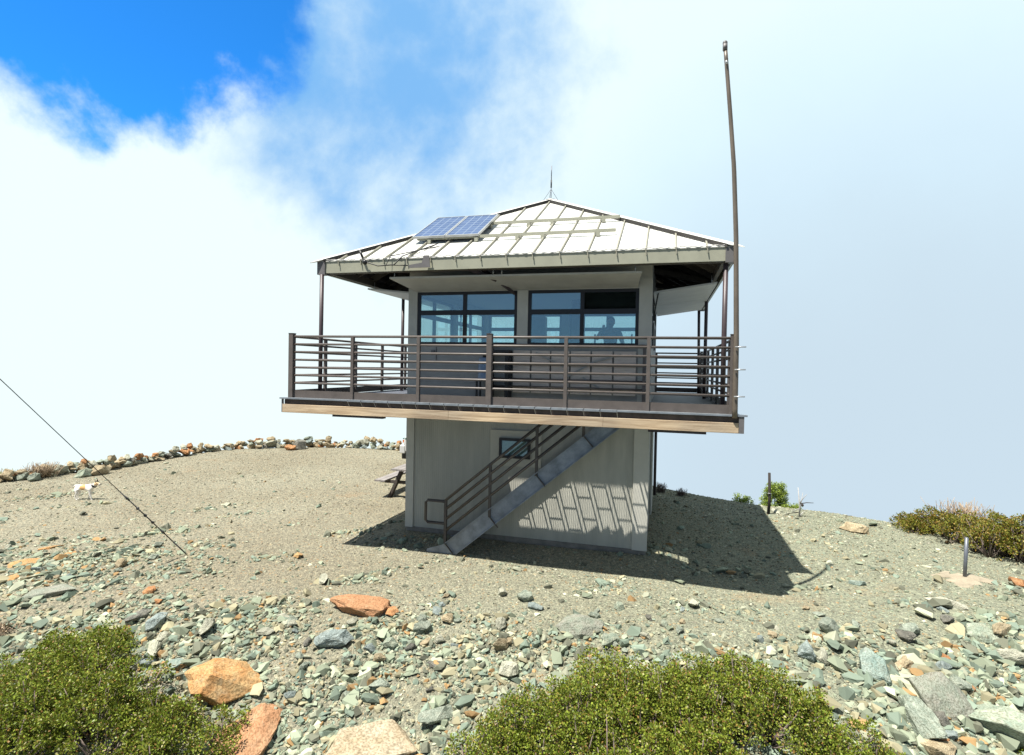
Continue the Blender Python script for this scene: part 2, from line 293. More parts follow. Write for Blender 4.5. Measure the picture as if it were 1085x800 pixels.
# ------------------------------------------------------------------ helpers
def tag(o,label=None,cat=None,group=None,kind=None):
    if label:o['label']=label
    if cat:o['category']=cat
    if group:o['group']=group
    if kind:o['kind']=kind
    return o
def empty(name,loc,label,cat,group=None,rz=0):
    o=bpy.data.objects.new(name,None);COL.objects.link(o);o.location=loc;o.rotation_euler=(0,0,rz);o.empty_display_size=.1
    return tag(o,label,cat,group)
def link_obj(name,me,m=None,parent=None,loc=None):
    o=bpy.data.objects.new(name,me);COL.objects.link(o)
    if m is not None and not me.materials: me.materials.append(m)
    if parent: o.parent=parent
    if loc is not None:o.location=loc
    return o
class MB:
    """collects shapes; build() links them as one mesh (coordinates relative to parent's origin)"""
    def __init__(s): s.bm=bmesh.new()
    def _new(s,verts): return verts
    def box(s,x0,x1,y0,y1,z0,z1):
        v=[s.bm.verts.new(p) for p in((x0,y0,z0),(x1,y0,z0),(x1,y1,z0),(x0,y1,z0),(x0,y0,z1),(x1,y0,z1),(x1,y1,z1),(x0,y1,z1))]
        for f in((3,2,1,0),(4,5,6,7),(0,1,5,4),(1,2,6,5),(2,3,7,6),(3,0,4,7)): s.bm.faces.new([v[i] for i in f])
        return s
    def bar(s,a,b,w,h,upv=(0,0,1)):
        a=Vector(a);b=Vector(b);d=(b-a).normalized();u=Vector(upv)
        if abs(d.dot(u))>.98:u=Vector((0,1,0))
        r=d.cross(u).normalized();u=r.cross(d)
        q=[]
        for p in(a,b):
            for sx_,sy_ in((-1,-1),(1,-1),(1,1),(-1,1)): q.append(s.bm.verts.new(p+r*sx_*w/2+u*sy_*h/2))
        for f in((3,2,1,0),(4,5,6,7),(0,1,5,4),(1,2,6,5),(2,3,7,6),(3,0,4,7)): s.bm.faces.new([q[i] for i in f])
        return s
    def tube(s,pts,r,n=8,r2=None):
        pts=[Vector(p) for p in pts];rings=[];m_=len(pts)
        for i,p in enumerate(pts):
            d=(pts[min(i+1,m_-1)]-pts[max(i-1,0)]).normalized()
            u=Vector((0,0,1)) if abs(d.z)<.9 else Vector((0,1,0))
            x=d.cross(u).normalized();y=x.cross(d)
            rr=r if r2 is None else r+(r2-r)*i/(m_-1)
            rings.append([s.bm.verts.new(p+(x*math.cos(2*PI*k/n)+y*math.sin(2*PI*k/n))*rr) for k in range(n)])
        for i in range(m_-1):
            for k in range(n):
                f=s.bm.faces.new((rings[i][k],rings[i][(k+1)%n],rings[i+1][(k+1)%n],rings[i+1][k]));f.smooth=True
        s.bm.faces.new(rings[0][::-1]);s.bm.faces.new(rings[-1])
        return s
    def poly(s,pts,thick_vec):
        t=Vector(thick_vec);a=[s.bm.verts.new(Vector(p)) for p in pts];b_=[s.bm.verts.new(Vector(p)+t) for p in pts];n=len(pts)
        s.bm.faces.new(a[::-1]);s.bm.faces.new(b_)
        for i in range(n): s.bm.faces.new((a[i],a[(i+1)%n],b_[(i+1)%n],b_[i]))
        return s
    def sphere(s,c,r,seg=12,sc=(1,1,1)):
        g=bmesh.ops.create_uvsphere(s.bm,u_segments=seg,v_segments=max(6,seg//2+2),radius=r)
        for v in g['verts']: v.co=Vector((v.co.x*sc[0],v.co.y*sc[1],v.co.z*sc[2]))+Vector(c)
        for v in g['verts']:
            for f in v.link_faces:f.smooth=True
        return s
    def build(s,name,m,parent=None,off=None,bevel=0,label=None):
        bmesh.ops.recalc_face_normals(s.bm,faces=s.bm.faces)
        if off is None and parent is not None:
            off=Vector((0,0,0)); q=parent
            while q is not None: off+=Vector(q.location);q=q.parent
        me=bpy.data.meshes.new(name)
        if off is not None: bmesh.ops.translate(s.bm,verts=s.bm.verts,vec=-Vector(off))
        s.bm.to_mesh(me);s.bm.free()
        o=link_obj(name,me,m,parent)
        if bevel:
            md=o.modifiers.new('bevel','BEVEL');md.width=bevel;md.segments=2;md.limit_method='ANGLE'
        if label:o['label']=label
        return o
# NOTE shapes for things are given in world coordinates; build() subtracts the parents' origin
# ------------------------------------------------------------------ ground sheet
def axis(lo,hi,step,far,g=1.16):
    a=list(np.arange(lo,hi+step/2,step));s=step;v=a[0];pre=[]
    while v>-far: s*=g;v-=s;pre.append(v)
    s=step;v=a[-1];post=[]
    while v<far: s*=g;v+=s;post.append(v)
    return np.array(pre[::-1]+a+post)
ax=axis(-15.5,10,.07,160);ay=axis(-10,9.5,.07,160)
X,Y=np.meshgrid(ax,ay);Z=terr(X.ravel(),Y.ravel())
nx,ny=len(ax),len(ay)
def mesh_np(name,V,Fq):
    me=bpy.data.meshes.new(name);k=Fq.shape[1]
    me.vertices.add(len(V));me.vertices.foreach_set('co',V.astype(np.float32).ravel())
    me.loops.add(Fq.size);me.loops.foreach_set('vertex_index',Fq.astype(np.int32).ravel())
    me.polygons.add(len(Fq));me.polygons.foreach_set('loop_start',np.arange(0,Fq.size,k,dtype=np.int32))
    me.polygons.foreach_set('use_smooth',np.zeros(len(Fq),bool));me.update(calc_edges=True);return me
idx=np.arange(nx*ny).reshape(ny,nx)
Fq=np.stack([idx[:-1,:-1],idx[:-1,1:],idx[1:,1:],idx[1:,:-1]],-1).reshape(-1,4)
me=mesh_np('ground',np.stack([X.ravel(),Y.ravel(),Z],-1),Fq)
me.polygons.foreach_set('use_smooth',np.ones(len(Fq),bool))
tag(link_obj('ground',me,M['ground']),kind='structure')
# ------------------------------------------------------------------ loose gravel (uncountable)
def hull_template(n,flat,seed):
    rg=random.Random(seed);bm=bmesh.new()
    for i in range(n):
        v=Vector((rg.gauss(0,1),rg.gauss(0,1),rg.gauss(0,1))).normalized()*rg.uniform(.8,1.1)
        bm.verts.new((v.x,v.y*rg.uniform(.7,1),v.z*flat))
    r=bmesh.ops.convex_hull(bm,input=bm.verts)
    bmesh.ops.delete(bm,geom=[g for g in r['geom_interior'] if isinstance(g,bmesh.types.BMVert)],context='VERTS')
    bmesh.ops.triangulate(bm,faces=bm.faces);bmesh.ops.recalc_face_normals(bm,faces=bm.faces)
    bm.verts.ensure_lookup_table();bm.verts.index_update()
    V=np.array([v.co[:] for v in bm.verts]);F_=np.array([[v.index for v in f.verts] for f in bm.faces]);bm.free()
    return V,F_
def in_view(x,y,z,mx=40):
    d=np.stack([x-CX,y-CY,z-CZ],-1);zz=d@np.array(fwd);xx=d@np.array(R1)/zz*FPX+542.5;yy=400-d@np.array(U1)/zz*FPX
    return (zz>1)&(xx>-mx)&(xx<1085+mx)&(yy>430)&(yy<800+mx*2),xx,yy,zz
def under_box(x,y): return (np.abs(x-.18)<2.27)&(np.abs(y-.07)<2.27)
def scatter(name,count,size_fn,dens_fn,m,temps,seed,label_kind='stuff',xr=(-15.5,10),yr=(-10,8.5)):
    rg=np.random.default_rng(seed)
    x=rg.uniform(*xr,count);y=rg.uniform(*yr,count)
    keep=rg.uniform(0,1,count)<dens_fn(x,y);x=x[keep];y=y[keep];z=terr(x,y)
    iv,_,_,zz=in_view(x,y,z);keep=iv&~under_box(x,y)&(poly_dist(x,y)<7);x,y,z,zz=x[keep],y[keep],z[keep],zz[keep]
    s=size_fn(rg,x,y,zz);ok=s>0;x,y,z,s=x[ok],y[ok],z[ok],s[ok];n=len(x)
    Vs=[];Fs=[];o=0;which=rg.integers(0,len(temps),n)
    for k,(TV,TF) in enumerate(temps):
        i=np.where(which==k)[0];c=len(i)
        if not c: continue
        a=rg.uniform(0,6.283,c);tx=rg.normal(0,.35,c);ca,sa=np.cos(a),np.sin(a)
        V=TV[None]*(1+rg.normal(0,.12,(c,len(TV),3)))
        V=V*np.stack([np.ones(c),rg.uniform(.6,1,c),rg.uniform(.6,1,c)],-1)[:,None]
        ct,st=np.cos(tx)[:,None],np.sin(tx)[:,None]
        yy=V[...,1]*ct-V[...,2]*st;zz_=V[...,1]*st+V[...,2]*ct
        xx=V[...,0]*ca[:,None]-yy*sa[:,None];yy=V[...,0]*sa[:,None]+yy*ca[:,None]
        sc=s[i][:,None]
        W=np.stack([xx*sc+x[i][:,None],yy*sc+y[i][:,None],zz_*sc+z[i][:,None]+.12*sc],-1)
        Vs.append(W.reshape(-1,3));Fs.append((TF[None]+(np.arange(c)*len(TV))[:,None,None]+o).reshape(-1,3));o+=c*len(TV)
    me=mesh_np(name,np.concatenate(Vs),np.concatenate(Fs))
    print(name,n)
    return tag(link_obj(name,me,m),kind='stuff')
small=[hull_template(7,.55,i) for i in range(5)]
mid=[hull_template(13,.78,40+i) for i in range(8)]
def rocky(x,y):
    d=poly_dist(x,y);r=sstep(-.0,.9,d+.25*lownoise(x,y,.35,18,26))
    # rubble lobe on the left slope
    r=np.maximum(r,.75*np.exp(-(((x+6.2)/1.6)**2+((y+5.1)/.8)**2)))
    return r*(1-sstep(-2.5,-.3,y))
def leftness(x): return 1-sstep(-3.5,2.5,x+.6*0)
scatter('gravel',190000,lambda rg,x,y,zz:np.exp(rg.normal(math.log(.0115),.35,len(x)))*(1+.06*(zz-6).clip(0,8)),lambda x,y:leftness(x)*.75,M['pebblebrown'],small,1)
scatter('gravel',260000,lambda rg,x,y,zz:np.exp(rg.normal(math.log(.0135),.42,len(x)))*(1+.05*(zz-6).clip(0,8)),lambda x,y:(1-leftness(x))*.85,M['pebble'],small,2)
scatter('rubble',330000,lambda rg,x,y,zz:np.exp(rg.normal(math.log(.028),.58,len(x))).clip(.013,.13)*(1+.35*sstep(3,6,x)),lambda x,y:(.004+.006*sstep(-3,3,x))+.98*rocky(x,y)*np.clip(.85+.5*lownoise(x,y,.4,20,28),.25,1),M['rubble'],mid,3,yr=(-9.5,2.5))
# ------------------------------------------------------------------ individual rocks
from mathutils import noise as mn
def rock_mesh(seed,flat=.6,rough=.06,n=22,sub=2):
    rg=random.Random(seed);bm=bmesh.new()
    for i in range(n):
        v=Vector((rg.gauss(0,1),rg.gauss(0,1),rg.gauss(0,1))).normalized()*rg.uniform(.72,1.08)
        bm.verts.new((v.x,v.y*.82,v.z*flat))
    r=bmesh.ops.convex_hull(bm,input=bm.verts)
    bmesh.ops.delete(bm,geom=[g for g in r['geom_interior'] if isinstance(g,bmesh.types.BMVert)],context='VERTS')
    bmesh.ops.dissolve_limit(bm,angle_limit=.3,verts=bm.verts,edges=bm.edges)
    bmesh.ops.bevel(bm,geom=list(bm.edges),offset=.03,segments=1,affect='EDGES',clamp_overlap=True)
    bmesh.ops.triangulate(bm,faces=bm.faces)
    if sub: bmesh.ops.subdivide_edges(bm,edges=bm.edges,cuts=sub,use_grid_fill=True)
    off=Vector((seed*3.1,seed*1.7,0))
    for v in bm.verts:
        nn=mn.noise(v.co*2.2+off)*1.0+mn.noise(v.co*6+off)*.5+mn.noise(v.co*13+off)*.25
        v.co+=v.co.normalized()*nn*rough
    bmesh.ops.recalc_face_normals(bm,faces=bm.faces)
    me=bpy.data.meshes.new('rock');bm.to_mesh(me);bm.free()
    me.materials.append(ROCK['tan']);return me
RM=[rock_mesh(i,flat=[.55,.7,.45,.8][i%4],rough=[.09,.14][i%2]) for i in range(16)]
BLD=[rock_mesh(200+i,flat=[.62,.75,.55][i%3],rough=.09,n=38) for i in range(7)]
SLAB=[rock_mesh(100+i,flat=.28,rough=.07,n=16) for i in range(5)]
def rock(px,py,size,color,label,me=None,sc=(1,1,1),rot=None,name='rock',group=None,pos=None,sink=.25,tilt=.3):
    p=pos or at(px,py)
    me=me or random.choice(RM)
    o=bpy.data.objects.new(name,me);COL.objects.link(o)
    o.material_slots[0].link='OBJECT';o.material_slots[0].material=ROCK[color] if isinstance(color,str) else color
    o.scale=(size*sc[0],size*sc[1],size*sc[2])
    o.rotation_euler=rot or (random.uniform(-tilt,tilt),random.uniform(-tilt,tilt),random.uniform(0,6.28))
    zext=max(v.co.z for v in me.vertices)*size*sc[2]
    o.location=(p.x,p.y,p.z+zext*(1-2*sink))
    return tag(o,label,'rock',group)
rb=ROCK['boulder_tan']=rockmat('boulder_tan',(.54,.27,.10),(.54,.37,.18),.02)
ROCK['boulder_brown']=rockmat('boulder_brown',(.43,.22,.11),(.50,.28,.15),.02)
ROCK['slab_rust']=rockmat('slab_rust',(.44,.22,.11),(.50,.29,.16),.02)
ROCK['slab_tan']=rockmat('slab_tan',(.38,.30,.19),(.50,.43,.31),.02)
ROCK['teal']=rockmat('rock_teal',(.24,.33,.29),(.37,.43,.37),.05)
ROCK['mauve']=rockmat('rock_mauve',(.25,.285,.225),(.33,.325,.27),.05)
ROCK['whitegreen']=rockmat('rock_whitegreen',(.25,.31,.24),(.44,.47,.36),.05)
BIG=[ # px,py(base centre),size m,colour,mesh,scale,label
 (236,728,.36,'boulder_tan',BLD[6],(.95,.85,.95),'large tan-orange angular boulder beside the left green shrub'),
 (262,786,.33,'slab_rust',SLAB[0],(.85,1.2,1.2),'flat rust-red rock slab just below the large tan boulder'),
 (388,800,.34,'slab_tan',SLAB[1],(1.2,1,1.3),'broad tan slab at the bottom edge left of the central shrub'),
 (463,762,.135,'grey-green',RM[6],(1.3,.8,.9),'pale green-grey rounded rock touching the left end of the central shrub'),
 (385,645,.22,'boulder_brown',BLD[1],(1.5,.8,.55),'orange-brown rock in the gravel below the foot of the stairs'),
 (613,668,.20,'mauve',BLD[5],(1.1,.85,.7),'grey wedge-shaped rock with a brown corner above the central shrub'),
 (343,618,.085,'pale',RM[5],(1.1,.8,1),'small white rock alone on the gravel left of the orange-brown rock'),
 (354,683,.17,'blue-grey',RM[7],(1.0,.7,.7),'blue-grey sloping rock right below the orange-brown rock'),
 (446,669,.11,'grey-green',RM[8],(.9,.8,1.2),'upright grey-green rock in the rubble band right of the orange-brown rock'),
 (929,716,.205,'teal',BLD[2],(.92,1.1,.9),'teal-green angular boulder above the right end of the central shrub'),
 (996,748,.235,'mauve',BLD[3],(.85,1.2,.75),'tall purplish-grey boulder between the teal boulder and the pale green slab'),
 (1060,775,.27,'whitegreen',BLD[4],(1.2,1.0,.6),'large pale green and white slab near the bottom right corner'),
 (1042,673,.20,'whitegreen',SLAB[3],(1.1,.8,1.4),'pale green flat rock on the right slope above the purplish boulder'),
 (1061,672,.20,'tan',SLAB[4],(1.1,.4,1.6),'long narrow tan rock leaning on the far right slope'),
 (1006,643,.16,'pale',RM[10],(1.2,.7,.8),'bright white rock on the right slope below the grey metal post'),
 (1072,704,.15,'pale',RM[11],(1.3,.6,.8),'white block on the far right slope with a dark gap beneath'),
 (958,675,.12,'dark grey',RM[12],(1.2,.7,.9),'dark rusty rock in the middle of the right rubble'),
 (975,770,.19,'grey-green',RM[13],(1.2,.8,.8),'half-buried green-grey rock at the foot of the purplish boulder'),
 (993,798,.16,'tan',RM[14],(1.1,.9,1),'tan rock at the bottom edge below the purplish boulder'),
 (856,698,.10,'blue-grey',RM[15],(.8,.9,1.1),'blue-grey squarish rock next to a white stone above the central shrub'),
 (870,698,.10,'pale',RM[0],(1.2,.7,.9),'cream stone beside the squarish blue-grey rock above the central shrub'),
 (219,671,.11,'pale',RM[5],(1.1,.7,1),'white and orange knobbly rock above the large tan boulder'),
 (50,630,.19,'mauve',SLAB[1],(1.4,.8,.9),'wide grey-brown slab lying on the left rubble slope'),
 (165,662,.14,'blue-grey',RM[2],(1.1,.8,1),'blue-grey rock on the rubble just right of the left shrub'),
 (146,656,.12,'dark grey',SLAB[0],(1.3,.7,1.4),'dark flat stone beside the blue-grey rock near the left shrub'),
 (163,692,.12,'pale',RM[3],(1.3,.6,.7),'pale oblong stone near the upper right edge of the left shrub'),
 (186,706,.10,'teal',RM[8],(.8,.9,.8),'teal stone between the left shrub and the large tan boulder'),
 (134,672,.09,'rusty orange',RM[6],(.7,.8,1.1),'rusty upright stone leaning at the top right of the left shrub'),
 (280,672,.085,'pale',RM[1],(1.2,.7,.7),'pale oval stone on the gravel up and right of the large tan boulder'),
 (541,713,.12,'pale',RM[4],(1,.8,1.1),'cream rock at the upper left edge of the central shrub'),
 (647,682,.11,'whitegreen',RM[7],(1.3,.8,.7),'pale green stone to the right of the wedge-shaped rock'),
 (635,620,.0,'pale',None,None,''),
 (1010,560,.0,'pale',None,None,''),
 (908,563,.22,'tan',RM[4],(1.2,.8,.75),'low tan boulder on the right skyline near the olive hedge'),
 (907,619,.10,'teal',SLAB[2],(1,.9,1.6),'teal flat stone standing in the gravel right of the pole shadow'),
 (1078,620,.16,'rusty orange',RM[12],(1,.7,1),'orange-brown rock cut by the right edge of the picture'),
 (1071,615,.0,'pale',None,None,''),
 (822,543,.09,'pale',RM[14],(1.2,.8,.9),'white stone at the foot of the dark wooden stake on the ridge'),
]
FACE={929:(.55,.1,.9),996:(.75,-.1,.15),1060:(.65,.15,2.5),613:(.55,0,.3),388:(.35,0,.2),385:(.1,.1,.25),262:(.45,0,.4),236:(.25,.15,.35),1042:(.5,.2,.3),50:(.2,-.1,.4)}
for px_,py_,sz,c,me_,sc_,lb in BIG:
    if sz: rock(px_,py_,sz*(1.32 if sz>.3 else 1.5),c,lb,me_,sc_,name='boulder' if sz>.18 else 'rock',tilt=.25,rot=FACE.get(px_),sink=.33 if px_ in FACE else .25)
for i,(px_,py_,sz,ii) in enumerate([(28,597,.22,0),(52,581,.17,1),(78,586,.15,2),(12,612,.14,3),(104,572,.13,4),(68,600,.12,1)]):
    rock(px_,py_,sz,'boulder_tan','flat orange-tan bedrock slab flush with the rubble at the far left',SLAB[ii],(1.3,.9,.7),name='rock',sink=.42,tilt=.12,group='orange bedrock slabs at the left')
# medium stones of the front slope
cols=['grey-green','blue-grey','tan','pale','rusty orange','dark grey','whitegreen']
wts=[.30,.16,.13,.20,.05,.06,.10]
zones=[(270,470,640,740,22,'rubble right of the large tan boulder'),
 (420,640,625,700,20,'rubble band above the central shrub'),
 (640,860,640,700,16,'gravel above the right half of the central shrub'),
 (850,1080,640,790,32,'rubble slope at the right'),
 (0,200,570,655,14,'rubble slope above the left shrub'),
 (150,260,655,710,6,'stones left of the large tan boulder')]
for x0,x1,y0,y1,n_,zl in zones:
    for i in range(n_):
        c=random.choices(cols,wts)[0];px_=random.uniform(x0,x1);py_=random.uniform(y0,y1)
        if x0==850 and px_<930 and py_>720: px_+=110
        s_=random.choice([.06,.07,.08,.09,.105,.12,.15])*(1.15 if x0==850 else 1)
        cl={'whitegreen':'pale green'}.get(c,c)
        rock(px_,py_,s_,c,f'small {cl} stone lying in the {zl}',None,(1,random.uniform(.6,.95),random.uniform(.6,1)),group='loose stones of the '+zl)
# low wall of piled rocks along the left crest
crest=[(-20,512),(0,510),(30,507),(60,502),(85,499),(110,497),(140,492),(170,486),(205,480),(250,475),(290,474),(330,473),(380,475),(428,478)]
segn=['at the far left of the low rock wall','behind the dog in the low rock wall','in the left middle of the low rock wall','on the level middle of the low rock wall','in the low rock wall next to the lookout']
hts=[(0,15),(60,15),(105,22),(140,12),(170,14),(180,17),(215,12),(250,12),(305,17),(330,14),(380,13),(428,13)]
def interp(tab,x):
    for (a,b_),(c,d) in zip(tab,tab[1:]):
        if a<=x<=c: return b_+(d-b_)*(x-a)/(c-a)
    return tab[0][1] if x<tab[0][0] else tab[-1][1]
wcols=['grey-green','tan','dark grey','pale','rusty orange','blue-grey'];ww=[.13,.46,.04,.23,.12,.02]
x_=-14.;k=0
while x_<428:
    wpx=random.uniform(8,15) if x_>130 else random.uniform(11,20)
    p=at(x_+wpx/2,interp(crest,x_)); dist=(p-CAM).dot(fwd); sz=wpx/FPX*dist*.54
    H_=interp(hts,x_)/FPX*dist
    seg=segn[min(4,int(max(0,x_)//86))]
    zc=0;layers=0
    while zc<H_*.52 and layers<3:
        s2=min(sz*random.uniform(.8,1.1)*(1 if layers==0 else .75),H_*.85)
        c=random.choices(wcols,ww)[0]
        o=rock(0,0,s2,c,f'{c} rock piled {seg}',None,(1,.8,random.uniform(.75,1.1)),group='rocks piled in the low wall on the crest',
          pos=Vector((p.x+random.uniform(-.06,.06),p.y+random.uniform(-.1,.1)+layers*.05,p.z+zc)),sink=.16,tilt=.35)
        zc+=s2*.52;layers+=1;k+=1
    x_+=wpx*.55
print('wall rocks',k)
for px_,py_,s_,c,l in((104,503,.36,'tan','tall pointed tan rock standing in the wall where the guy wire crosses it'),
  (90,505,.30,'whitegreen','pale green pointed rock beside the tall tan rock in the wall'),
  (36,509,.27,'grey-green','large grey-green slab at the left of the rock wall'),
  (318,476,.40,'dark grey','large dark rounded boulder on the level middle of the rock wall'),
  (307,477,.26,'rusty orange','orange rock leaning on the large dark boulder in the wall'),
  (148,484,.2,'rusty orange','rounded rust-red rock on top of the sloping part of the wall')):
    rock(px_,py_,s_,c,l,random.choice(RM),(1,.8,1.15),name='boulder' if s_>.3 else 'rock',sink=.15)
for px_,py_ in((15,500),(45,498)): pass
# ------------------------------------------------------------------ the lookout
BX0,BX1,BY0,BY1=-2.082,2.438,-2.192,2.328
RX0,RX1,RY0,RY1=-3.227,3.583,-3.336,3.473
OX,OY=.178,.068
Z0=-2.513
L=empty('lookout_building',(OX,OY,-2.72),'two-storey fire lookout with wraparound railed deck, open stairs and pale hipped metal roof','lookout tower')
# lower storey walls with ribs
b_=MB();b_.box(BX0+.02,BX1-.02,BY0+.02,BY1-.02,Z0,-.30)
WALL=b_.build('lower_wall',M['siding'],L)
ribs=MB();xx=BX0+.16
while xx<BX1-.26:
    ribs.box(xx,xx+.016,BY0+.0155,BY0+.03,Z0+.01,-.31);xx+=.04
yy=BY0+.2
while yy<BY1-.2:
    ribs.box(BX1-.03,BX1-.0155,yy,yy+.016,Z0+.01,-.31);ribs.box(BX0+.0155,BX0+.03,yy,yy+.016,Z0+.01,-.31);yy+=.04
ribs.build('wall_rib',M['siding'],WALL)['kind']='stuff'
MB().box(BX0+.01,BX1-.01,BY0+.01,BY1-.01,-3.3,Z0-.004).build('foundation',M['concrete'],L)
for (xa,ya) in((BX0,BY0),(BX1,BY0),(BX1,BY1),(BX0,BY1)):
    sx_=1 if xa<0 else -1;sy_=1 if ya<0 else -1;w=.15
    wx=w if xa<0 else .24
    t=MB();a0,a1=sorted((xa-sx_*.012,xa+sx_*wx));c0,c1=sorted((ya-sy_*.012,ya+sy_*.03));t.box(a0,a1,c0,c1,Z0-.006,-.31)
    a0,a1=sorted((xa-sx_*.009,xa+sx_*.03));c0,c1=sorted((ya+sy_*.032,ya+sy_*w));t.box(a0,a1,c0,c1,Z0-.006,-.31)
    t.build('corner_trim',M['trim'],L)
# pale panel and small lower window
MB().box(-.39,.57,BY0-.014,BY0+.004,-1.21,-.56).build('wall_panel',M['panel'],L)
def window(parent,x0,x1,y,z0,z1,fr,divs=(),glass='glass',depth=.05,axis='x',frame_mat='frame',trans=None,tdark=()):
    """window in plane y (axis x) or plane x (axis y) ; returns frame object"""
    def bx(mb,a0,a1,b0,b1,c0,c1):
        if axis=='x': mb.box(a0,a1,b0,b1,c0,c1)
        else: mb.box(b0,b1,a0,a1,c0,c1)
    f=MB();y0,y1=y-depth/2,y+depth/2
    bx(f,x0,x1,y0,y1,z1-fr,z1);bx(f,x0,x1,y0,y1,z0,z0+fr)
    bx(f,x0,x0+fr,y0,y1,z0+fr,z1-fr);bx(f,x1-fr,x1,y0,y1,z0+fr,z1-fr)
    xs=[x0+fr]
    for d in divs:
        bx(f,d-fr*.62,d+fr*.62,y0-.002,y1+.002,z0+fr,z1-fr);xs+=[d-fr*.62,d+fr*.62]
    xs.append(x1-fr);zs=[(z0+fr,z1-fr)]
    if trans:
        for i in range(0,len(xs),2): bx(f,xs[i],xs[i+1],y0+.002,y1-.002,trans-.045,trans+.045)
        zs=[(z0+fr,trans-.045),(trans+.045,z1-fr)]
    F_=f.build('window_frame',M[frame_mat],parent)
    for i in range(0,len(xs),2):
        for j,(za,zb) in enumerate(zs):
            g=MB();bx(g,xs[i],xs[i+1],y-.003,y+.003,za,zb)
            gm=glass
            if trans and j==1 and (i//2) in tdark: gm='glassdark'
            g.build('window_pane',M[gm],F_)
    return F_
MB().box(-.18,.34,BY0-.018,BY0-.0145,-1.03,-.73).build('window_backing',M['cabwall'],L)
window(L,-.21,.37,BY0-.045,-1.06,-.70,.045,glass='glass')
# right wall: door slab, downspout
MB().box(BX1-.005,BX1+.03,.2,1.1,Z0+.02,-.5).build('side_door',M['trim'],L)
MB().tube([(BX1+.06,BY1-.1,-.3),(BX1+.06,BY1-.1,Z0)],.035).build('downspout',M['post'],L)
# deck
DX0,DX1,DY0,DY1=-3.66,3.70,-3.66,3.90
OPX0,OPX1,OPY0,OPY1=-.45,2.40,-2.93,-2.245
dk=MB()
def deckslab(mb,z0,z1):
    mb.box(DX0,DX1,DY0+.0,OPY0,z0,z1);mb.box(DX0,OPX0,OPY0,OPY1,z0,z1);mb.box(OPX1,DX1,OPY0,OPY1,z0,z1);mb.box(DX0,DX1,OPY1,DY1,z0,z1)
deckslab(dk,-.045,-.012)
DK=dk.build('deck',M['deck'],L)
# joists
j=MB()
for xx in np.arange(DX0+.3,DX1-.1,.405):
    if OPX0-.1<xx<OPX1+.1:
        j.box(xx,xx+.04,DY0+.045,OPY0-.06,-.24,-.047);pass
    else: j.box(xx,xx+.04,DY0+.045,BY0-.01,-.24,-.047)
    j.box(xx,xx+.04,BY1+.01,DY1-.05,-.24,-.047)
for yy in np.arange(BY0+.2,BY1,.405):
    j.box(DX0+.045,BX0-.01,yy,yy+.04,-.24,-.047);j.box(BX1+.01,DX1-.045,yy,yy+.04,-.24,-.047)
j.box(OPX0-.06,OPX1+.06,OPY0-.05,OPY0,-.245,-.046)
j.build('joist',M['dkwood'],DK)['kind']='stuff'
# steel beams below the deck, seen under the fascia at both ends
bm_=MB()
bm_.bm.free()
for (ya,yb) in((-3.15,-3.03),(2.7,2.82)):
    for xa,xb in((-3.1,BX0-.01),(BX1+.01,3.3)): MB().box(xa,xb,ya,yb,-.36,-.245).build('support_beam',M['post'],L)
# rim: brown board, pine fascia, metal edge
def rim(name,m,z0,z1,t0,t1,bev=0):
    r=MB();r.box(DX0-t1,DX1+t1,DY0-t1,DY0-t0,z0,z1);r.box(DX0-t1,DX1+t1,DY1+t0,DY1+t1,z0,z1)
    r.box(DX0-t1,DX0-t0,DY0-t0+.001,DY1+t0-.001,z0,z1);r.box(DX1+t0,DX1+t1,DY0-t0+.001,DY1+t0-.001,z0,z1)
    return r
MB().box(DX0-.035,DX1+.05,DY0-.03,DY0+.01,-.135,-.035).build('rim_board',M['dkwood'],DK)
MB().box(DX0-.05,-.62,DY0-.072,DY0-.032,-.262,-.118).build('fascia_board',M['pine'],DK,bevel=.004)
MB().box(-.618,1.82,DY0-.0725,DY0-.032,-.262,-.1175).build('fascia_board',M['pine'],DK,bevel=.004)
MB().box(1.822,DX1-.02,DY0-.072,DY0-.032,-.262,-.118).build('fascia_board',M['pine'],DK,bevel=.004)
MB().box(DX1-.018,DX1+.05,DY0-.075,DY0-.03,-.262,-.03).build('fascia_end',M['cap'],DK)
MB().box(DX0-.075,DX0-.051,DY0-.06,DY0-.03,-.262,-.03).build('fascia_end',M['cap'],DK)
r=MB();r.box(DX0-.05,DX0-.01,DY0+.012,DY1,-.26,-.035);r.box(DX1+.01,DX1+.05,DY0+.012,DY1,-.26,-.035);r.box(DX0-.05,DX1+.05,DY1+.002,DY1+.04,-.26,-.035);r.build('side_rim_board',M['dkwood'],DK)
# metal edge strip, segmented along the middle with little straps (hardware mesh lip)
e=MB();e.box(DX0-.10,-2.42,DY0-.085,DY0+.03,-.028,-.004);e.box(2.02,DX1+.09,DY0-.085,DY0+.03,-.028,-.004)
seg=(2.02+2.42)/18
for i in range(18):
    a=-2.42+i*seg;e.box(a+.007,a+seg-.007,DY0-.087,DY0+.03,-.034,-.003)
e.build('deck_edge',M['edge'],DK)
st=MB()
for i in range(19):
    a=-2.42+i*seg;st.bar((a,DY0-.09,-.03),(a+.012,DY0-.038,-.125),.006,.006)
st.build('edge_strap',M['alu'],DK)['kind']='stuff'
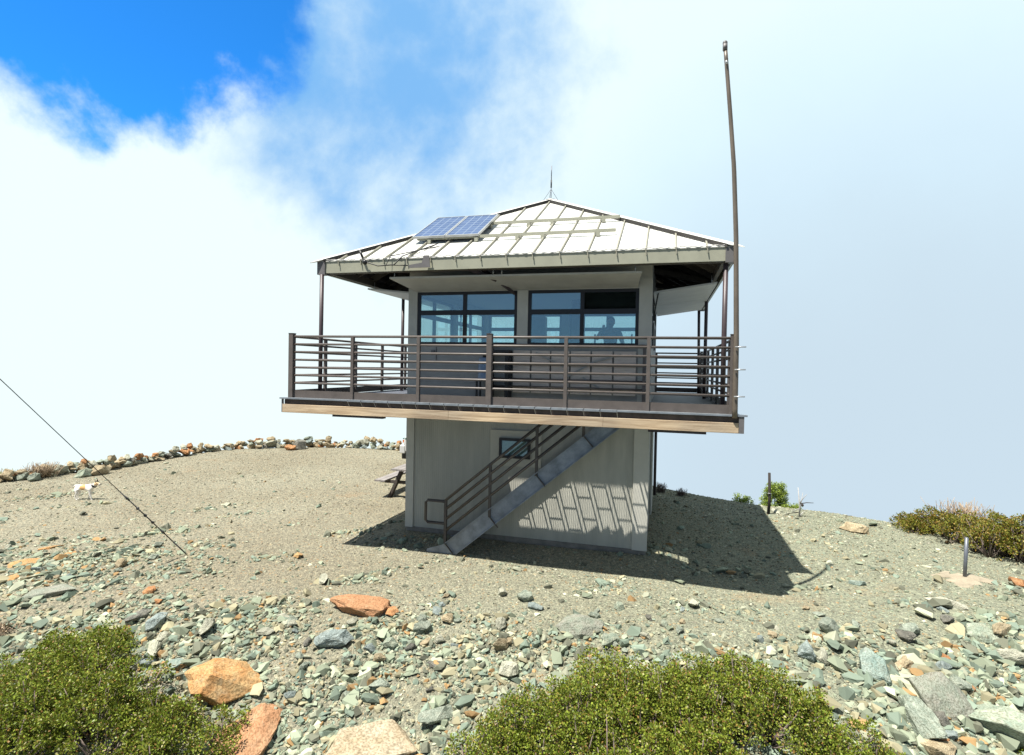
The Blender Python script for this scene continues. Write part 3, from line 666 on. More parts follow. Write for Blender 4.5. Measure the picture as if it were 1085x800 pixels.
# joist hangers glimpsed through rim: pale squares between rim board and strip are part of the board
# railings --------------------------------------------------------------
ZR=[.25,.385,.52,.655,.79,.925,1.06]
def railing(pa,pb,posts,big=(),corner=True,label=None,kick=True,rails=ZR,topz=1.09,inner=0):
    pa=Vector(pa);pb=Vector(pb);d=(pb-pa).normalized();nrm=Vector((-d.y,d.x,0))
    k=MB()
    if kick: k.bar(pa+Vector((0,0,.06))+nrm*.0,pb+Vector((0,0,.06))+nrm*.0,.012,.125)
    else: k.bar(pa+Vector((0,0,.03)),pb+Vector((0,0,.03)),.03,.03)
    K=k.build('railing',M['kick'],L,label=label)
    for z in rails:
        a=pa+Vector((0,0,z));b2=pb+Vector((0,0,z))
        MB().tube([a,b2],.021 if z>1 else .0185,8).build('rail',M['rail'],K)
    Lh=(pb-pa).length
    for t in posts:
        q=pa+d*t;bigp=any(abs(t-g)<.02 for g in big)
        w=.085 if bigp else .052
        t_=MB();q=q-nrm*0
        t_.bar(q+Vector((0,0,-.02)),q+Vector((0,0,topz+(.02 if bigp else -.03))),w,w,upv=d)
        if bigp: t_.bar(q+Vector((0,0,topz+.02)),q+Vector((0,0,topz+.026)),w+.012,w+.012,upv=d)
        t_.build('post',M['rail'],K)
    return K
bay=7.28/6
railing((-3.62,-3.63,0),(3.62,-3.63,0),[.02]+[bay*i for i in(1,2,3,4,5)]+[7.22],big=(.02,bay*3,7.22),label='front railing of brown horizontal pipes')
railing((-3.63,-3.6,0),(-3.63,3.84,0),[1.0,2.08,3.22,4.4,5.5,6.5],label='left side railing')
railing((3.63,-3.6,0),(3.63,3.86,0),[.72,1.66,2.76,3.88,5.15,6.42,7.42],big=(7.42,),label='right side railing')
railing((-3.62,3.86,0),(3.62,3.86,0),[.02]+[bay*i for i in(1,2,3,4,5)]+[7.22],label='back railing')
railing((-.40,-2.285,0),(2.40,-2.285,0),[.03,2.74],label='inner guard rail along the stair opening',topz=1.03,rails=[.25,.385,.655,1.0],kick=False)
# cab -------------------------------------------------------------------
CZ0,CZ1=-.01,2.62
SILL,HEAD=.99,1.99
cab=MB()
t_=.10
cab.box(BX0,BX1,BY0,BY0+t_,CZ0,SILL);cab.box(BX0,BX1,BY1-t_,BY1,CZ0,SILL)
cab.box(BX0,BX0+t_,BY0+t_,BY1-t_,CZ0,SILL);cab.box(BX1-t_,BX1,BY0+t_,BY1-t_,CZ0,SILL)
CW=cab.build('cab_wall',M['cabwall'],L)
lines=MB()
for z in(.3,.6): lines.box(BX0+.17,BX1-.22,BY0-.006,BY0+.002,z,z+.012)
lines.build('wall_batten',M['cabwall'],CW)
hd=MB();hd.box(BX0,BX1,BY0,BY0+t_,HEAD,CZ1-.05);hd.box(BX0,BX1,BY1-t_,BY1,HEAD,CZ1-.05);hd.box(BX0,BX0+t_,BY0+t_,BY1-t_,HEAD,CZ1-.05);hd.box(BX1-t_,BX1,BY0+t_,BY1-t_,HEAD,CZ1-.05)
hd.build('cab_header',M['trim'],L)
for i,(xa,xb,y0,y1) in enumerate([(BX0-.008,BX0+.175,BY0-.012,BY0+.12),(.07,.27,BY0-.012,BY0+.1),(BX1-.21,BX1+.008,BY0-.012,BY0+.12),
      (BX0-.008,BX0+.175,BY1-.12,BY1+.012),(.07,.27,BY1-.1,BY1+.012),(BX1-.21,BX1+.008,BY1-.12,BY1+.012),
      (BX0-.008,BX0+.1,-.03,.17),(BX1-.1,BX1+.008,-.03,.17)]):
    z0=SILL+.001 if i in(1,4,6,7) else CZ0
    MB().box(xa,xb,y0,y1,z0,HEAD+(.0 if i in (1,4,6,7) else .18)).build('cab_post',M['trim'],L)
TR=1.60
window(L,-1.905,.068,BY0+.03,SILL,HEAD,.056,divs=(-.95,),trans=TR)
window(L,.272,2.226,BY0+.03,SILL,HEAD,.056,divs=(1.25,),trans=TR,tdark=(1,))
window(L,-1.905,.068,BY1-.03,SILL,HEAD,.056,divs=(-.95,),trans=TR)
window(L,.272,2.226,BY1-.03,SILL,HEAD,.056,divs=(1.25,),trans=TR)
window(L,BY0+.12,-.03,BX0+.03,SILL,HEAD,.056,divs=(-1.05,),axis='y',trans=TR)
window(L,.17,BY1-.12,BX0+.03,SILL,HEAD,.056,divs=(1.2,),axis='y',trans=TR)
window(L,BY0+.12,-.03,BX1-.03,SILL,HEAD,.056,divs=(-1.05,),axis='y',trans=TR)
window(L,.17,BY1-.12,BX1-.03,SILL,HEAD,.056,divs=(1.2,),axis='y',trans=TR)
MB().box(BX0+t_,BX1-t_,BY0+t_,BY1-t_,2.12,2.16).build('ceiling',M['interior'],L)
MB().box(BX0+t_+.001,BX1-t_-.001,BY0+t_+.001,BY1-t_-.001,-.011,-.003).build('cab_floor',M['inwood'],L)
MB().box(BX1-.0,BX1+.07,-2.0,-1.92,1.45,1.53).tube([(BX1+.03,-1.96,1.5),(BX1+.10,-1.9,1.95)],.012).build('window_bracket',M['black'],L)
MB().box(-1.60,-1.53,BY0-.03,BY0-.001,.82,.89).tube([(-1.50,BY0-.012,.95),(-1.50,BY0-.012,.70)],.008).build('junction_box',M['cap'],L)
# shutters propped open above the windows
def shutter(pts,label,m='shutter',brace=None):
    s_=MB().poly(pts,(0,0,.03)).build('shutter',M[m],L,label=label)
    return s_
shutter([(-1.93,BY0-.02,2.0),(2.20,BY0-.02,2.0),(2.30,-3.13,2.09),(-1.97,-3.2,2.09)],'long beige shutter propped open over the front windows')
shutter([(BX0-.02,-1.95,2.0),(BX0-.02,2.2,2.0),(-3.12,2.2,2.1),(-3.12,-1.95,2.1)],'shutter propped open on the left side','shutterpale')
shutter([(BX1+.02,-1.94,1.93),(BX1+.02,.04,1.93),(3.50,.04,2.08),(3.50,-1.94,2.08)],'grey-white shutter panel on the right side, nearer one','shutterpale')
shutter([(BX1+.02,.06,1.93),(BX1+.02,2.35,1.93),(3.50,2.35,2.08),(3.50,.06,2.08)],'grey-white shutter panel on the right side, farther one','shutterpale')
shutter([(2.2,BY1+.02,2.0),(-1.9,BY1+.02,2.0),(-1.9,3.1,2.09),(2.2,3.1,2.09)],'shutter propped open on the back')
br=MB()
for x in(.02,): br.bar((x,BY0-.02,1.93),(x-.35,-3.15,2.25),.035,.05)
br.bar((-.12,-2.9,2.07),(-.50,-3.25,2.22),.03,.06)
br.build('shutter_brace',M['post'],L)
hk=MB()
for x,y,z in[(-1.9,-3.15,2.1),(2.2,-3.1,2.1),(-.1,-3.15,2.1),(.05,-3.15,2.1),(-3.05,-1.8,2.1),(3.42,-1.8,2.08),(3.42,2.2,2.08)]:
    hk.tube([(x,y,z),(x,y,z+.16)],.008,6)
hk.build('shutter_hook',M['alu'],L)
# roof ---------------------------------------------------------------------
PK=Vector((OX,OY,4.26));ZE=2.40
c4=[Vector((RX0,RY0,ZE)),Vector((RX1,RY0,ZE)),Vector((RX1,RY1,ZE)),Vector((RX0,RY1,ZE))]
bm0=bmesh.new();tv=[bm0.verts.new(c) for c in c4]+[bm0.verts.new(PK)]
lv=[bm0.verts.new(c-Vector((0,0,.05))) for c in c4]+[bm0.verts.new(PK-Vector((0,0,.05)))]
for i in range(4):
    k2=(i+1)%4;bm0.faces.new((tv[i],tv[k2],tv[4]));bm0.faces.new((lv[k2],lv[i],lv[4]));bm0.faces.new((tv[i],lv[i],lv[k2],tv[k2]))
mb=MB();mb.bm.free();mb.bm=bm0
RF=mb.build('roof',M['roof'],L)
# standing seams on all four slopes, meeting the hip
hw=(RX1-RX0)/2
def slopept(side,u,v):
    """u along eave from centre, v 0 eave ..1 peak"""
    dirs=[((1,0),(0,-1)),((0,1),(1,0)),((-1,0),(0,1)),((0,-1),(-1,0))][side]
    (ux,uy),(nx_,ny_)=dirs
    r=hw*(1-v);return Vector((OX+ux*u+nx_*r,OY+uy*u+ny_*r,ZE+(4.26-ZE)*v))
for side in range(4):
    sm=MB();us=[-2.86+OX*-1+.435*i for i in range(-1,16)] if side==0 else [-3.2+.435*i for i in range(0,15)]
    for u in us:
        if abs(u)>hw-.1: continue
        vt=1-abs(u)/hw
        a=slopept(side,u,0);c=slopept(side,u,vt)
        nrm=Vector((0,0,1));sm.bar(a+Vector((0,0,.018)),c+Vector((0,0,.018)),.022,.04)
        # strap folding over the gutter
        dd=(a-Vector((OX,OY,a.z)));nn=[Vector((0,-1,0)),Vector((1,0,0)),Vector((0,1,0)),Vector((-1,0,0))][side]
        sm.bar(a+Vector((0,0,.03)),a+nn*.065+Vector((0,0,-.02)),.02,.02);sm.bar(a+nn*.062+Vector((0,0,-.0)),a+nn*.066+Vector((.012,0,-.09)),.015,.010)
        sm.build('roof_seam',M['seam'],RF);sm=MB()
    sm.bm.free()
# hip caps, flaring past the corners
hc=MB()
for i,c in enumerate(c4):
    d=(c-PK).normalized();endp=c+d*.22
    side=d.cross(Vector((0,0,1))).normalized()
    a=PK+Vector((0,0,.045))
    for s in(-1,1):
        p0=a;p1=c+Vector((0,0,.05));p2=endp+Vector((0,0,.03))
        w=.10*s
        q0=p0+side*w-Vector((0,0,.030));q1=p1+side*w-Vector((0,0,.033))
        hc.poly([p0,p1,q1,q0],(0,0,.012))
        hc.poly([p1,p2,q1],(0,0,.012))
hc.build('hip_cap',M['roof'],RF)
hs=MB()
for c in c4:
    d=(c-PK).normalized();side=d.cross(Vector((0,0,1))).normalized()
    for s in(-1,1): hs.bar(PK+side*.112*s+Vector((0,0,.0)),c+side*.112*s+Vector((0,0,.0)),.012,.05)
hs.build('hip_seam',M['soffit'],RF)
# gutter + fascia
fb=MB()
FT=.04
for (x0,x1,y0,y1) in[(RX0+.02,RX1-.02,RY0-FT,RY0-.002),(RX0+.02,RX1-.02,RY1+.002,RY1+FT)]: fb.box(x0,x1,y0,y1,2.19,2.385)
for (x0,x1) in[(RX0-FT,RX0-.002),(RX1+.002,RX1+FT)]: fb.box(x0,x1,RY0+.02,RY1-.02,2.19,2.385)
fb.build('fascia',M['fascia'],RF)
gt=MB()
gt.box(RX0,RX1,RY0-.052,RY0-.005,2.388,2.40);gt.build('drip_edge',M['roof'],RF)
wv=MB();pts=[]
for i in range(0,341):
    x=RX0+.08+(RX1-RX0-.16)*i/340;pts.append((x,RY0-.05+.004*math.sin(i*.9),2.412+.006*math.sin(i*.8)+.004*math.sin(i*.23)))
wv.tube(pts,.007,5);wv.build('heat_cable',M['snag'],RF)
for (x,y) in((RX0,RY0),(RX1,RY0),(RX1,RY1),(RX0,RY1)):
    sx_=1 if x<0 else -1;sy_=1 if y<0 else -1
    a0,a1=sorted((x-sx_*.055,x+sx_*.10));b0,b1=sorted((y-sy_*.06,y+sy_*.10))
    MB().box(a0,a1,b0,b1,2.165,2.39).build('gutter_corner',M['cap'],RF)
# underside: dark soffit sheathing is the roof's own underside; rafters & ties
rf=MB()
for side in range(4):
    for u in np.arange(-3.0,3.01,.6):
        vt=1-abs(u)/hw;vt=min(vt,.95)
        a=slopept(side,u,.02)-Vector((0,0,.12));c=slopept(side,u,vt)-Vector((0,0,.12))
        if (c-a).length>.1: rf.bar(a,c,.045,.13)
for c in c4: rf.bar(c-Vector((0,0,.12))+(PK-c)*.02,PK-Vector((0,0,.14)),.06,.16)
rf.build('rafter',M['rafter'],RF)['kind']='stuff'
un=bmesh.new();ua=[un.verts.new(c-Vector((0,0,.054))+(PK-c)*.004) for c in c4]+[un.verts.new(PK-Vector((0,0,.06)))]
for i in range(4): un.faces.new((ua[(i+1)%4],ua[i],ua[4]))
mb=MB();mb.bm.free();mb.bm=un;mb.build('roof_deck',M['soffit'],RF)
bms=MB()  # perimeter beams + ties from wall top to posts
bms.box(RX0+.08,RX1-.08,RY0+.07,RY0+.13,2.19,2.32);bms.box(RX0+.08,RX1-.08,RY1-.13,RY1-.07,2.19,2.32)
bms.box(RX0+.07,RX0+.13,RY0+.14,RY1-.14,2.19,2.32);bms.box(RX1-.13,RX1-.07,RY0+.14,RY1-.14,2.19,2.32)
bms.bar((BX1-.1,BY0+.1,2.45),(3.45,-3.2,2.27),.06,.12);bms.bar((BX0+.1,BY0+.1,2.45),(-3.1,-3.2,2.27),.06,.12)
bms.bar((BX1-.1,BY1-.1,2.45),(3.45,3.3,2.27),.06,.12);bms.bar((BX0+.1,BY1-.1,2.45),(-3.1,3.3,2.27),.06,.12)
bms.bar((BX1,-.9,2.5),(3.45,-.9,2.26),.05,.10);bms.bar((BX1,.9,2.5),(3.45,.9,2.26),.05,.10)
bms.bar((BX0,-.9,2.5),(-3.1,-.9,2.26),.05,.10);bms.bar((BX0,.9,2.5),(-3.1,.9,2.26),.05,.10)
bms.build('eave_beam',M['rafter'],RF)
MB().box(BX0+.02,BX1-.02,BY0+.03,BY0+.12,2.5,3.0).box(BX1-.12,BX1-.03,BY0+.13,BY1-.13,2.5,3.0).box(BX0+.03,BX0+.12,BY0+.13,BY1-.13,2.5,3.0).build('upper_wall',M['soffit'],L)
# roof posts
for a,b2,r_ in[((-3.19,-3.385,2.165),(-3.19,-3.40,0.0),.036),((-3.17,-.28,2.2),(-3.17,-.30,0),.036),((3.50,-3.30,2.165),(3.50,-3.32,0),.036),((3.50,.60,2.2),(3.50,.60,0),.036),((3.50,3.38,2.2),(3.55,3.6,0),.036),((-3.13,3.35,2.2),(-3.13,3.35,0),.036)]:
    MB().tube([a,b2],r_,10).build('roof_post',M['post'],L)
# mounting rails on front slope
def onroof(x,y): return ZE+(4.26-ZE)*(y-RY0)/(OY-RY0)
mr=MB()
for y in(-2.57,-1.78):
    z=onroof(0,y)+.09;mr.box(-1.75,1.84,y-.022,y+.022,z-.025,z+.025)
    for x in(-1.5,-.6,.15,.60,1.55): mr.box(x-.03,x+.03,y-.05,y+.02,onroof(0,y-.02)+.0,z-.026)
mr.build('mounting_rail',M['fascia'],RF)
# conduit on right wall of deck (fascia cable bits)
MB().tube([(-1.33,-2.6,2.80),(-1.48,-3.05,2.60),(-1.62,-3.42,2.43),(-1.75,-3.46,2.28),(-2.05,-3.46,2.27),(-2.25,-3.46,2.33),(-2.35,-3.44,2.42)],.011,6).build('cable',M['cable'],RF)
MB().tube([(-1.1,-2.6,2.78),(-1.45,-3.0,2.62),(-1.85,-3.4,2.44),(-1.9,-3.46,2.28),(-1.5,-3.46,2.26)],.009,6).build('cable',M['cable'],RF)
MB().tube([(-2.42,-3.43,2.55),(-2.36,-3.43,2.42)],.022,8).sphere((-2.30,-3.46,2.34),.045,10).build('roof_camera',M['black'],RF)
MB().poly([(-1.48,-3.45,2.22),(-1.10,-3.45,2.22),(-1.12,-3.45,2.42),(-1.22,-3.45,2.42),(-1.25,-3.45,2.30),(-1.48,-3.45,2.27)],(0,.01,0)).build('cable_bracket',M['cap'],RF)
# stairs ---------------------------------------------------------------------
SLP=.84
def zl(x): return -2.16+SLP*(x+.16)
SY0,SY1=-2.88,-2.26
pl=[(-.76,zl(-.76)-.02),(2.36,zl(2.36)),(2.36,-.05),(1.98,-.05),(-1.02,zl(-1.02)+.33),(-1.33,-2.66),(-1.33,-2.76),(-.86,-2.80)]
S1=MB()
S1.poly([(x,SY0,z) for x,z in pl],(0,.012,0))
ST=S1.build('staircase',M['steel'],L,label='galvanised open-tread stair rising to the deck opening')
fl=MB()
fl.bar((-1.02,SY0-.02,zl(-1.02)+.325),(1.98,SY0-.02,-.055),.05,.012);fl.bar((-.76,SY0-.02,zl(-.76)-.02),(2.36,SY0-.02,zl(2.36)),.05,.012)
fl.build('stringer_flange',M['steel'],ST)
MB().poly([(x,SY1,z) for x,z in pl],(0,.012,0)).build('stringer',M['steel'],ST)
for i in range(13):
    z=-2.56+i*.21;x=(z-.19+2.16)/SLP-.16
    if z>-.02: continue
    t2=MB();x0,x1,y0,y1=x-.130,x+.125,SY0+.014,SY1-.002
    t2.box(x0,x0+.02,y0,y1,z-.03,z);t2.box(x1-.02,x1,y0,y1,z-.03,z);t2.box(x0+.02,x1-.02,y0,y0+.02,z-.03,z);t2.box(x0+.02,x1-.02,y1-.02,y1,z-.03,z)
    yy=y0+.05
    while yy<y1-.03: t2.box(x0+.0205,x1-.0205,yy,yy+.007,z-.022,z-.002);yy+=.125
    xq=x0+.05
    while xq<x1-.035: t2.box(xq,xq+.003,y0+.021,y1-.021,z-.008,z-.003);xq+=.045
    t2.build('tread',M['steel'],ST)
def hz(x): return -1.77+SLP*(x+.99)
for off in(0,.16,.34,.54):
    xe=-.99+(1.77-.08+off)/SLP 
    MB().tube([(-.98,SY0,hz(-.98)-off),(min(xe,2.2),SY0,hz(min(xe,2.2))-off)],.025,8).build('handrail',M['railshade'],ST)
for x,zb in((-.98,-2.53),(-.17,-1.99),(.64,-1.22),(1.42,-.52)):
    MB().bar((x,SY0-.001,zb),(x,SY0-.001,min(hz(x)+.01,-.06)),.045,.045).build('handrail_post',M['railshade'],ST)
    MB().bar((x,SY0-.03,zb+.02),(x+.16,SY0-.03,zb-.16),.03,.012).build('post_strap',M['railshade'],ST)
MB().tube([(-.98,SY0,-1.79),(-1.32,SY0,-1.79),(-1.36,SY0,-1.83),(-1.36,SY0,-2.14),(-1.32,SY0,-2.18),(-.98,SY0,-2.18)],.027,8).build('handrail_loop',M['railshade'],ST)
# ------------------------------------------------------------------ things on the building
def solar(cx,label):
    y0,y1=-2.63,-1.47;z0,z1=onroof(0,y0)+.135,onroof(0,y1)+.16
    P=empty('solar_panel',(cx,(y0+y1)/2,(z0+z1)/2),label,'solar panel','solar panels on the roof')
    sl=math.atan2(z1-z0,y1-y0);ln=math.hypot(y1-y0,z1-z0);w=.632
    P.rotation_euler=(sl,0,0)
    f=MB();hw_=w/2;hl=ln/2
    f.box(-hw_,hw_,-hl,-hl+.022,-.02,.02);f.box(-hw_,hw_,hl-.022,hl,-.02,.02);f.box(-hw_,-hw_+.022,-hl+.022,hl-.022,-.02,.02);f.box(hw_-.022,hw_,-hl+.022,hl-.022,-.02,.02)
    f.build('panel_frame',M['alu'],P,off=(0,0,0))
    g=MB();g.box(-hw_+.022,hw_-.022,-hl+.022,hl-.022,-.012,.012);g.build('solar_cells',M['solar'],P,off=(0,0,0))
    g=MB();g.box(-.12,.12,.1,.3,-.06,-.013);g.build('junction_box',M['black'],P,off=(0,0,0))
solar(-1.51,'blue solar panel on the roof, the one nearer the left eave')
solar(-.865,'blue solar panel on the roof, the one nearer the roof peak')
A=empty('roof_antenna',(OX,OY,4.30),'thin whip antenna with splayed wire legs on the roof peak','antenna')
MB().tube([(OX,OY,4.28),(OX,OY,4.55)],.009,6).build('mast',M['greypost'],A)
MB().tube([(OX,OY,4.55),(OX,OY,4.72)],.016,6).build('antenna_base',M['black'],A)
MB().tube([(OX,OY,4.72),(OX,OY,5.03)],.010,6).build('whip',M['greypost'],A)
for dx,dy in((-.17,0),(.15,.05),(0,-.17)): MB().tube([(OX,OY,4.52),(OX+dx,OY+dy,4.28)],.004,5).build('leg',M['wire'],A)
# tall bent pole clamped to the railing corner
FP=empty('flag_pole',(3.60,-3.74,-.05),'tall slightly bent metal pole clamped to the front right corner of the railing','pole')
pts=[];prof=[(-.05,3.605),(1.0,3.60),(2.45,3.56),(3.4,3.51),(4.18,3.44),(4.7,3.39),(5.07,3.355)]
for i in range(40):
    z=-.05+5.07*i/39
    for (a,xa),(c,xc) in zip(prof,prof[1:]):
        if a<=z<=c: x=xa+(xc-xa)*(z-a)/(c-a)
    pts.append((x+.02,-3.74,z))
MB().tube(pts,.038,12,r2=.026).build('pole_shaft',M['polemetal'],FP)
MB().tube([(3.375,-3.74,5.01),(3.374,-3.74,5.10)],.032,10).sphere((3.373,-3.74,5.11),.034,10).build('finial',M['cap'],FP)
MB().tube([(3.40,-3.78,4.80),(3.39,-3.79,4.84)],.015,6).build('pulley',M['alu'],FP)
for z in(.25,.62,.93): MB().tube([(3.60,-3.80,z),(3.74,-3.80,z+.003)],.010,6).build('clamp',M['alu'],FP)
# items on the deck by the cab wall
BN=empty('wooden_shutters',(1.15,-2.27,0),'row of pale wooden boards with dark gaps leaning on the cab wall behind the railing','boards')
for i,(xa,xb) in enumerate([(.03,.34),(.37,.70),(.73,1.05),(1.08,1.42),(1.45,1.80),(1.83,2.20)]):
    MB().box(xa,xb,-2.255,-2.225,.14,.90).build('board',M['bench'],BN)
MB().bar((.45,-2.27,.86),(.95,-2.27,.62),.03,.02,(0,1,0)).bar((.95,-2.27,.40),(1.5,-2.27,.72),.03,.02,(0,1,0)).bar((1.3,-2.27,.44),(1.6,-2.27,.25),.03,.02,(0,1,0)).bar((1.5,-2.27,.72),(1.95,-2.27,.85),.03,.02,(0,1,0)).build('brace',M['cabwall'],BN)
DT=empty('side_table',(-.18,-2.38,0),'small dark table standing at the cab wall behind the middle railing post','table')
MB().box(-.40,.0,-2.5,-2.22,.86,.90).build('table_top',M['black'],DT)
for x in(-.37,-.03):
    for y in(-2.47,-2.25): MB().box(x-.03,x+.03,y-.02,y+.02,0,.859).build('leg',M['black'],DT)
MB().box(-.36,-.04,-2.46,-2.24,.2,.23).build('shelf',M['black'],DT)
J=empty('water_jug',(-.46,-2.42,.0),'translucent blue water jug on a stool left of the small dark table','jug')
MB().tube([(-.46,-2.42,.36),(-.46,-2.42,.40),(-.46,-2.42,.66),(-.46,-2.42,.72),(-.46,-2.42,.76)],.13,14,r2=.10).build('jug_body',M['blueplastic'],J)
MB().tube([(-.46,-2.42,.76),(-.46,-2.42,.80)],.04,10).build('cap',M['black'],J)
SL=empty('stool',(-.46,-2.42,0),'low dark stool under the blue water jug','stool')
MB().box(-.60,-.32,-2.55,-2.29,.33,.358).build('seat',M['black'],SL)
for x in(-.57,-.35):
    for y in(-2.52,-2.32): MB().box(x-.015,x+.015,y-.015,y+.015,0,.329).build('leg',M['black'],SL)
# furniture inside the cab
TB=empty('map_table',(.9,.1,0),'dark column stand in the middle of the cab seen through the right window','stand')
MB().box(.60,.98,.2,.6,0,1.0).build('cabinet',M['inwood'],TB)
MB().box(.66,.92,.26,.54,1.0,2.1).build('column',M['inwood'],TB)
D2=empty('desk',(-.8,1.9,0),'desk along the back windows inside the cab','desk')
MB().box(-1.8,2.0,1.75,2.2,.92,.96).build('desk_top',M['inwood'],D2)
for x in(-1.7,0,1.9): MB().box(x-.03,x+.03,1.8,2.15,0,.918).build('leg',M['inwood'],D2)
CU=empty('cabinet',(-.45,2.0,0),'tall cabinet against the back wall inside the cab','cabinet')
MB().box(-.75,-.30,1.95,2.2,.965,1.9).build('cabinet_body',M['inwood'],CU)
for x,y in((1.45,-1.9),(2.1,-1.9),(.55,-1.9)):
    q=empty('desk_lamp' if x>2 else 'radio_antenna',(x,y,.95),f'black rod standing inside the front window, {"far right one" if x>2 else ("middle one" if x>1 else "left one in the right window")}','rod','rods on the window sill')
    MB().tube([(x,y,.95),(x,y,1.22)],.016,6).build('rod',M['black'],q);MB().box(x-.04,x+.04,y-.04,y+.04,.95,.965).build('base',M['black'],q)
SLF=empty('counter',(1.2,-1.95,0),'narrow counter under the front windows inside the cab','counter')
MB().box(-1.8,2.3,-2.08,-1.84,.90,.945).build('counter_top',M['inwood'],SLF)
for x in(-1.7,.2,2.2): MB().box(x-.02,x+.02,-2.06,-1.86,0,.899).build('leg',M['inwood'],SLF)
# ------------------------------------------------------------------ skin-modifier figures
def skin_obj(name,verts,edges,rad,m,parent=None,root=0,sub=2,loc=(0,0,0),rot=None,scale=1):
    me=bpy.data.meshes.new(name);me.from_pydata([Vector(v)*scale for v in verts],edges,[])
    o=bpy.data.objects.new(name,me);COL.objects.link(o)
    sk=o.modifiers.new('skin','SKIN');sk.use_smooth_shade=True
    if not me.skin_vertices: me.skin_vertices.new()
    for i,r_ in enumerate(rad):
        if not isinstance(r_,tuple): r_=(r_,r_)
        me.skin_vertices[0].data[i].radius=(r_[0]*scale,r_[1]*scale);me.skin_vertices[0].data[i].use_root=(i==root)
    sb=o.modifiers.new('sub','SUBSURF');sb.levels=sub;sb.render_levels=sub
    dg=bpy.context.evaluated_depsgraph_get();nm=bpy.data.meshes.new_from_object(o.evaluated_get(dg))
    o.modifiers.clear();o.data=nm;nm.name=name;nm.materials.clear();nm.materials.append(m)
    for p in nm.polygons:p.use_smooth=True
    o.parent=parent;o.location=loc
    if rot:o.rotation_euler=rot
    return o
# person standing inside the cab, right hand raised to the head
PX,PY=1.54,.05
PP=empty('person',(PX,PY,0),'person inside the cab behind the right front window, hand raised to the head','person')
V_=[(0,0,.93),(0,0,1.08),(0,-.01,1.22),(0,0,1.36),(0,-.01,1.46),(0,-.02,1.52),
 (-.17,0,1.37),(-.30,-.06,1.22),(-.17,-.16,1.42),      # camera-left arm raised, elbow out
 (.18,0,1.37),(.27,.02,1.12),(.24,-.12,.94),
 (-.09,0,.88),(-.10,-.01,.48),(-.10,.02,.09),(-.10,-.10,.04),
 (.09,0,.88),(.10,-.01,.48),(.10,.02,.09),(.10,-.10,.04)]
E_=[(0,1),(1,2),(2,3),(3,4),(4,5),(3,6),(6,7),(7,8),(3,9),(9,10),(10,11),(0,12),(12,13),(13,14),(14,15),(0,16),(16,17),(17,18),(18,19)]
r_=[(.15,.10),(.135,.09),(.15,.10),(.15,.095),.055,.05,.062,.042,.03,.062,.042,.03,.085,.055,.045,.035,.085,.055,.045,.035]
skin_obj('body',V_,E_,r_,M['skin'],PP,loc=(0,0,0))
r2=[(.158,.108),(.143,.098),(.158,.108),(.156,.10)]
skin_obj('shirt',[(0,0,.90),(0,0,1.08),(0,-.01,1.22),(0,0,1.365),(0,0,1.41),(-.17,0,1.37),(-.27,-.045,1.25),(.18,0,1.37),(.25,.015,1.18)],[(0,1),(1,2),(2,3),(3,4),(3,5),(5,6),(3,7),(7,8)],[(.162,.115),(.145,.10),(.16,.11),(.158,.105),(.075,.07),.07,.055,.07,.055],M['cloth'],PP)
skin_obj('trousers',[(0,0,.95),(-.09,0,.86),(-.10,-.01,.48),(-.10,.02,.12),(.09,0,.86),(.10,-.01,.48),(.10,.02,.12)],[(0,1),(1,2),(2,3),(0,4),(4,5),(5,6)],[(.158,.112),.096,.068,.062,.096,.068,.062],M['trousers'],PP)
hdm=MB();hdm.sphere((0,-.02,1.59),.1,20,(.80,.95,1.15));hdm.sphere((0,-.118,1.575),.018,8,(.8,1.1,1.2));hdm.sphere((-.082,-.01,1.58),.02,8,(.5,1,1.4));hdm.sphere((.082,-.01,1.58),.02,8,(.5,1,1.4))
H=hdm.build('head',M['skin'],PP,off=(0,0,0))
e_=MB();e_.sphere((-.03,-.108,1.60),.011,8);e_.sphere((.03,-.108,1.60),.011,8);e_.build('eye',M['black'],H,off=(0,0,0))
e_=MB();e_.sphere((0,-.106,1.535),.02,8,(1.2,.4,.3));e_.build('mouth',M['hair'],H,off=(0,0,0))
hr=MB();hr.sphere((0,.005,1.625),.104,18,(.86,.98,.98));hr.build('hair',M['hair'],H,off=(0,0,0))
for sd,hx,hy,hz_ in((-1,-.14,-.15,1.46),(1,.235,-.15,.92)):
    for k in range(4):
        dx=-.02+.014*k
        d3=(.2,.0,1) if sd<0 else (0,-.3,-1)
        a=Vector((hx+dx,hy,hz_));v=Vector(d3).normalized()*(.075-.006*abs(k-1.5))
        skin_obj('finger',[a,a+v*.4,a+v*.75+Vector((0,-.008,0)),a+v+Vector((0,-.02,0))],[(0,1),(1,2),(2,3)],[.011,.010,.009,.008],M['skin'],H,sub=1)
    a=Vector((hx-.02*sd,hy,hz_-.02*(-sd)))
    skin_obj('thumb',[a,a+Vector((-.03*sd,-.02,.02*(-sd))),a+Vector((-.035*sd,-.03,.045*(-sd)))],[(0,1),(1,2)],[.013,.011,.009],M['skin'],H,sub=1)
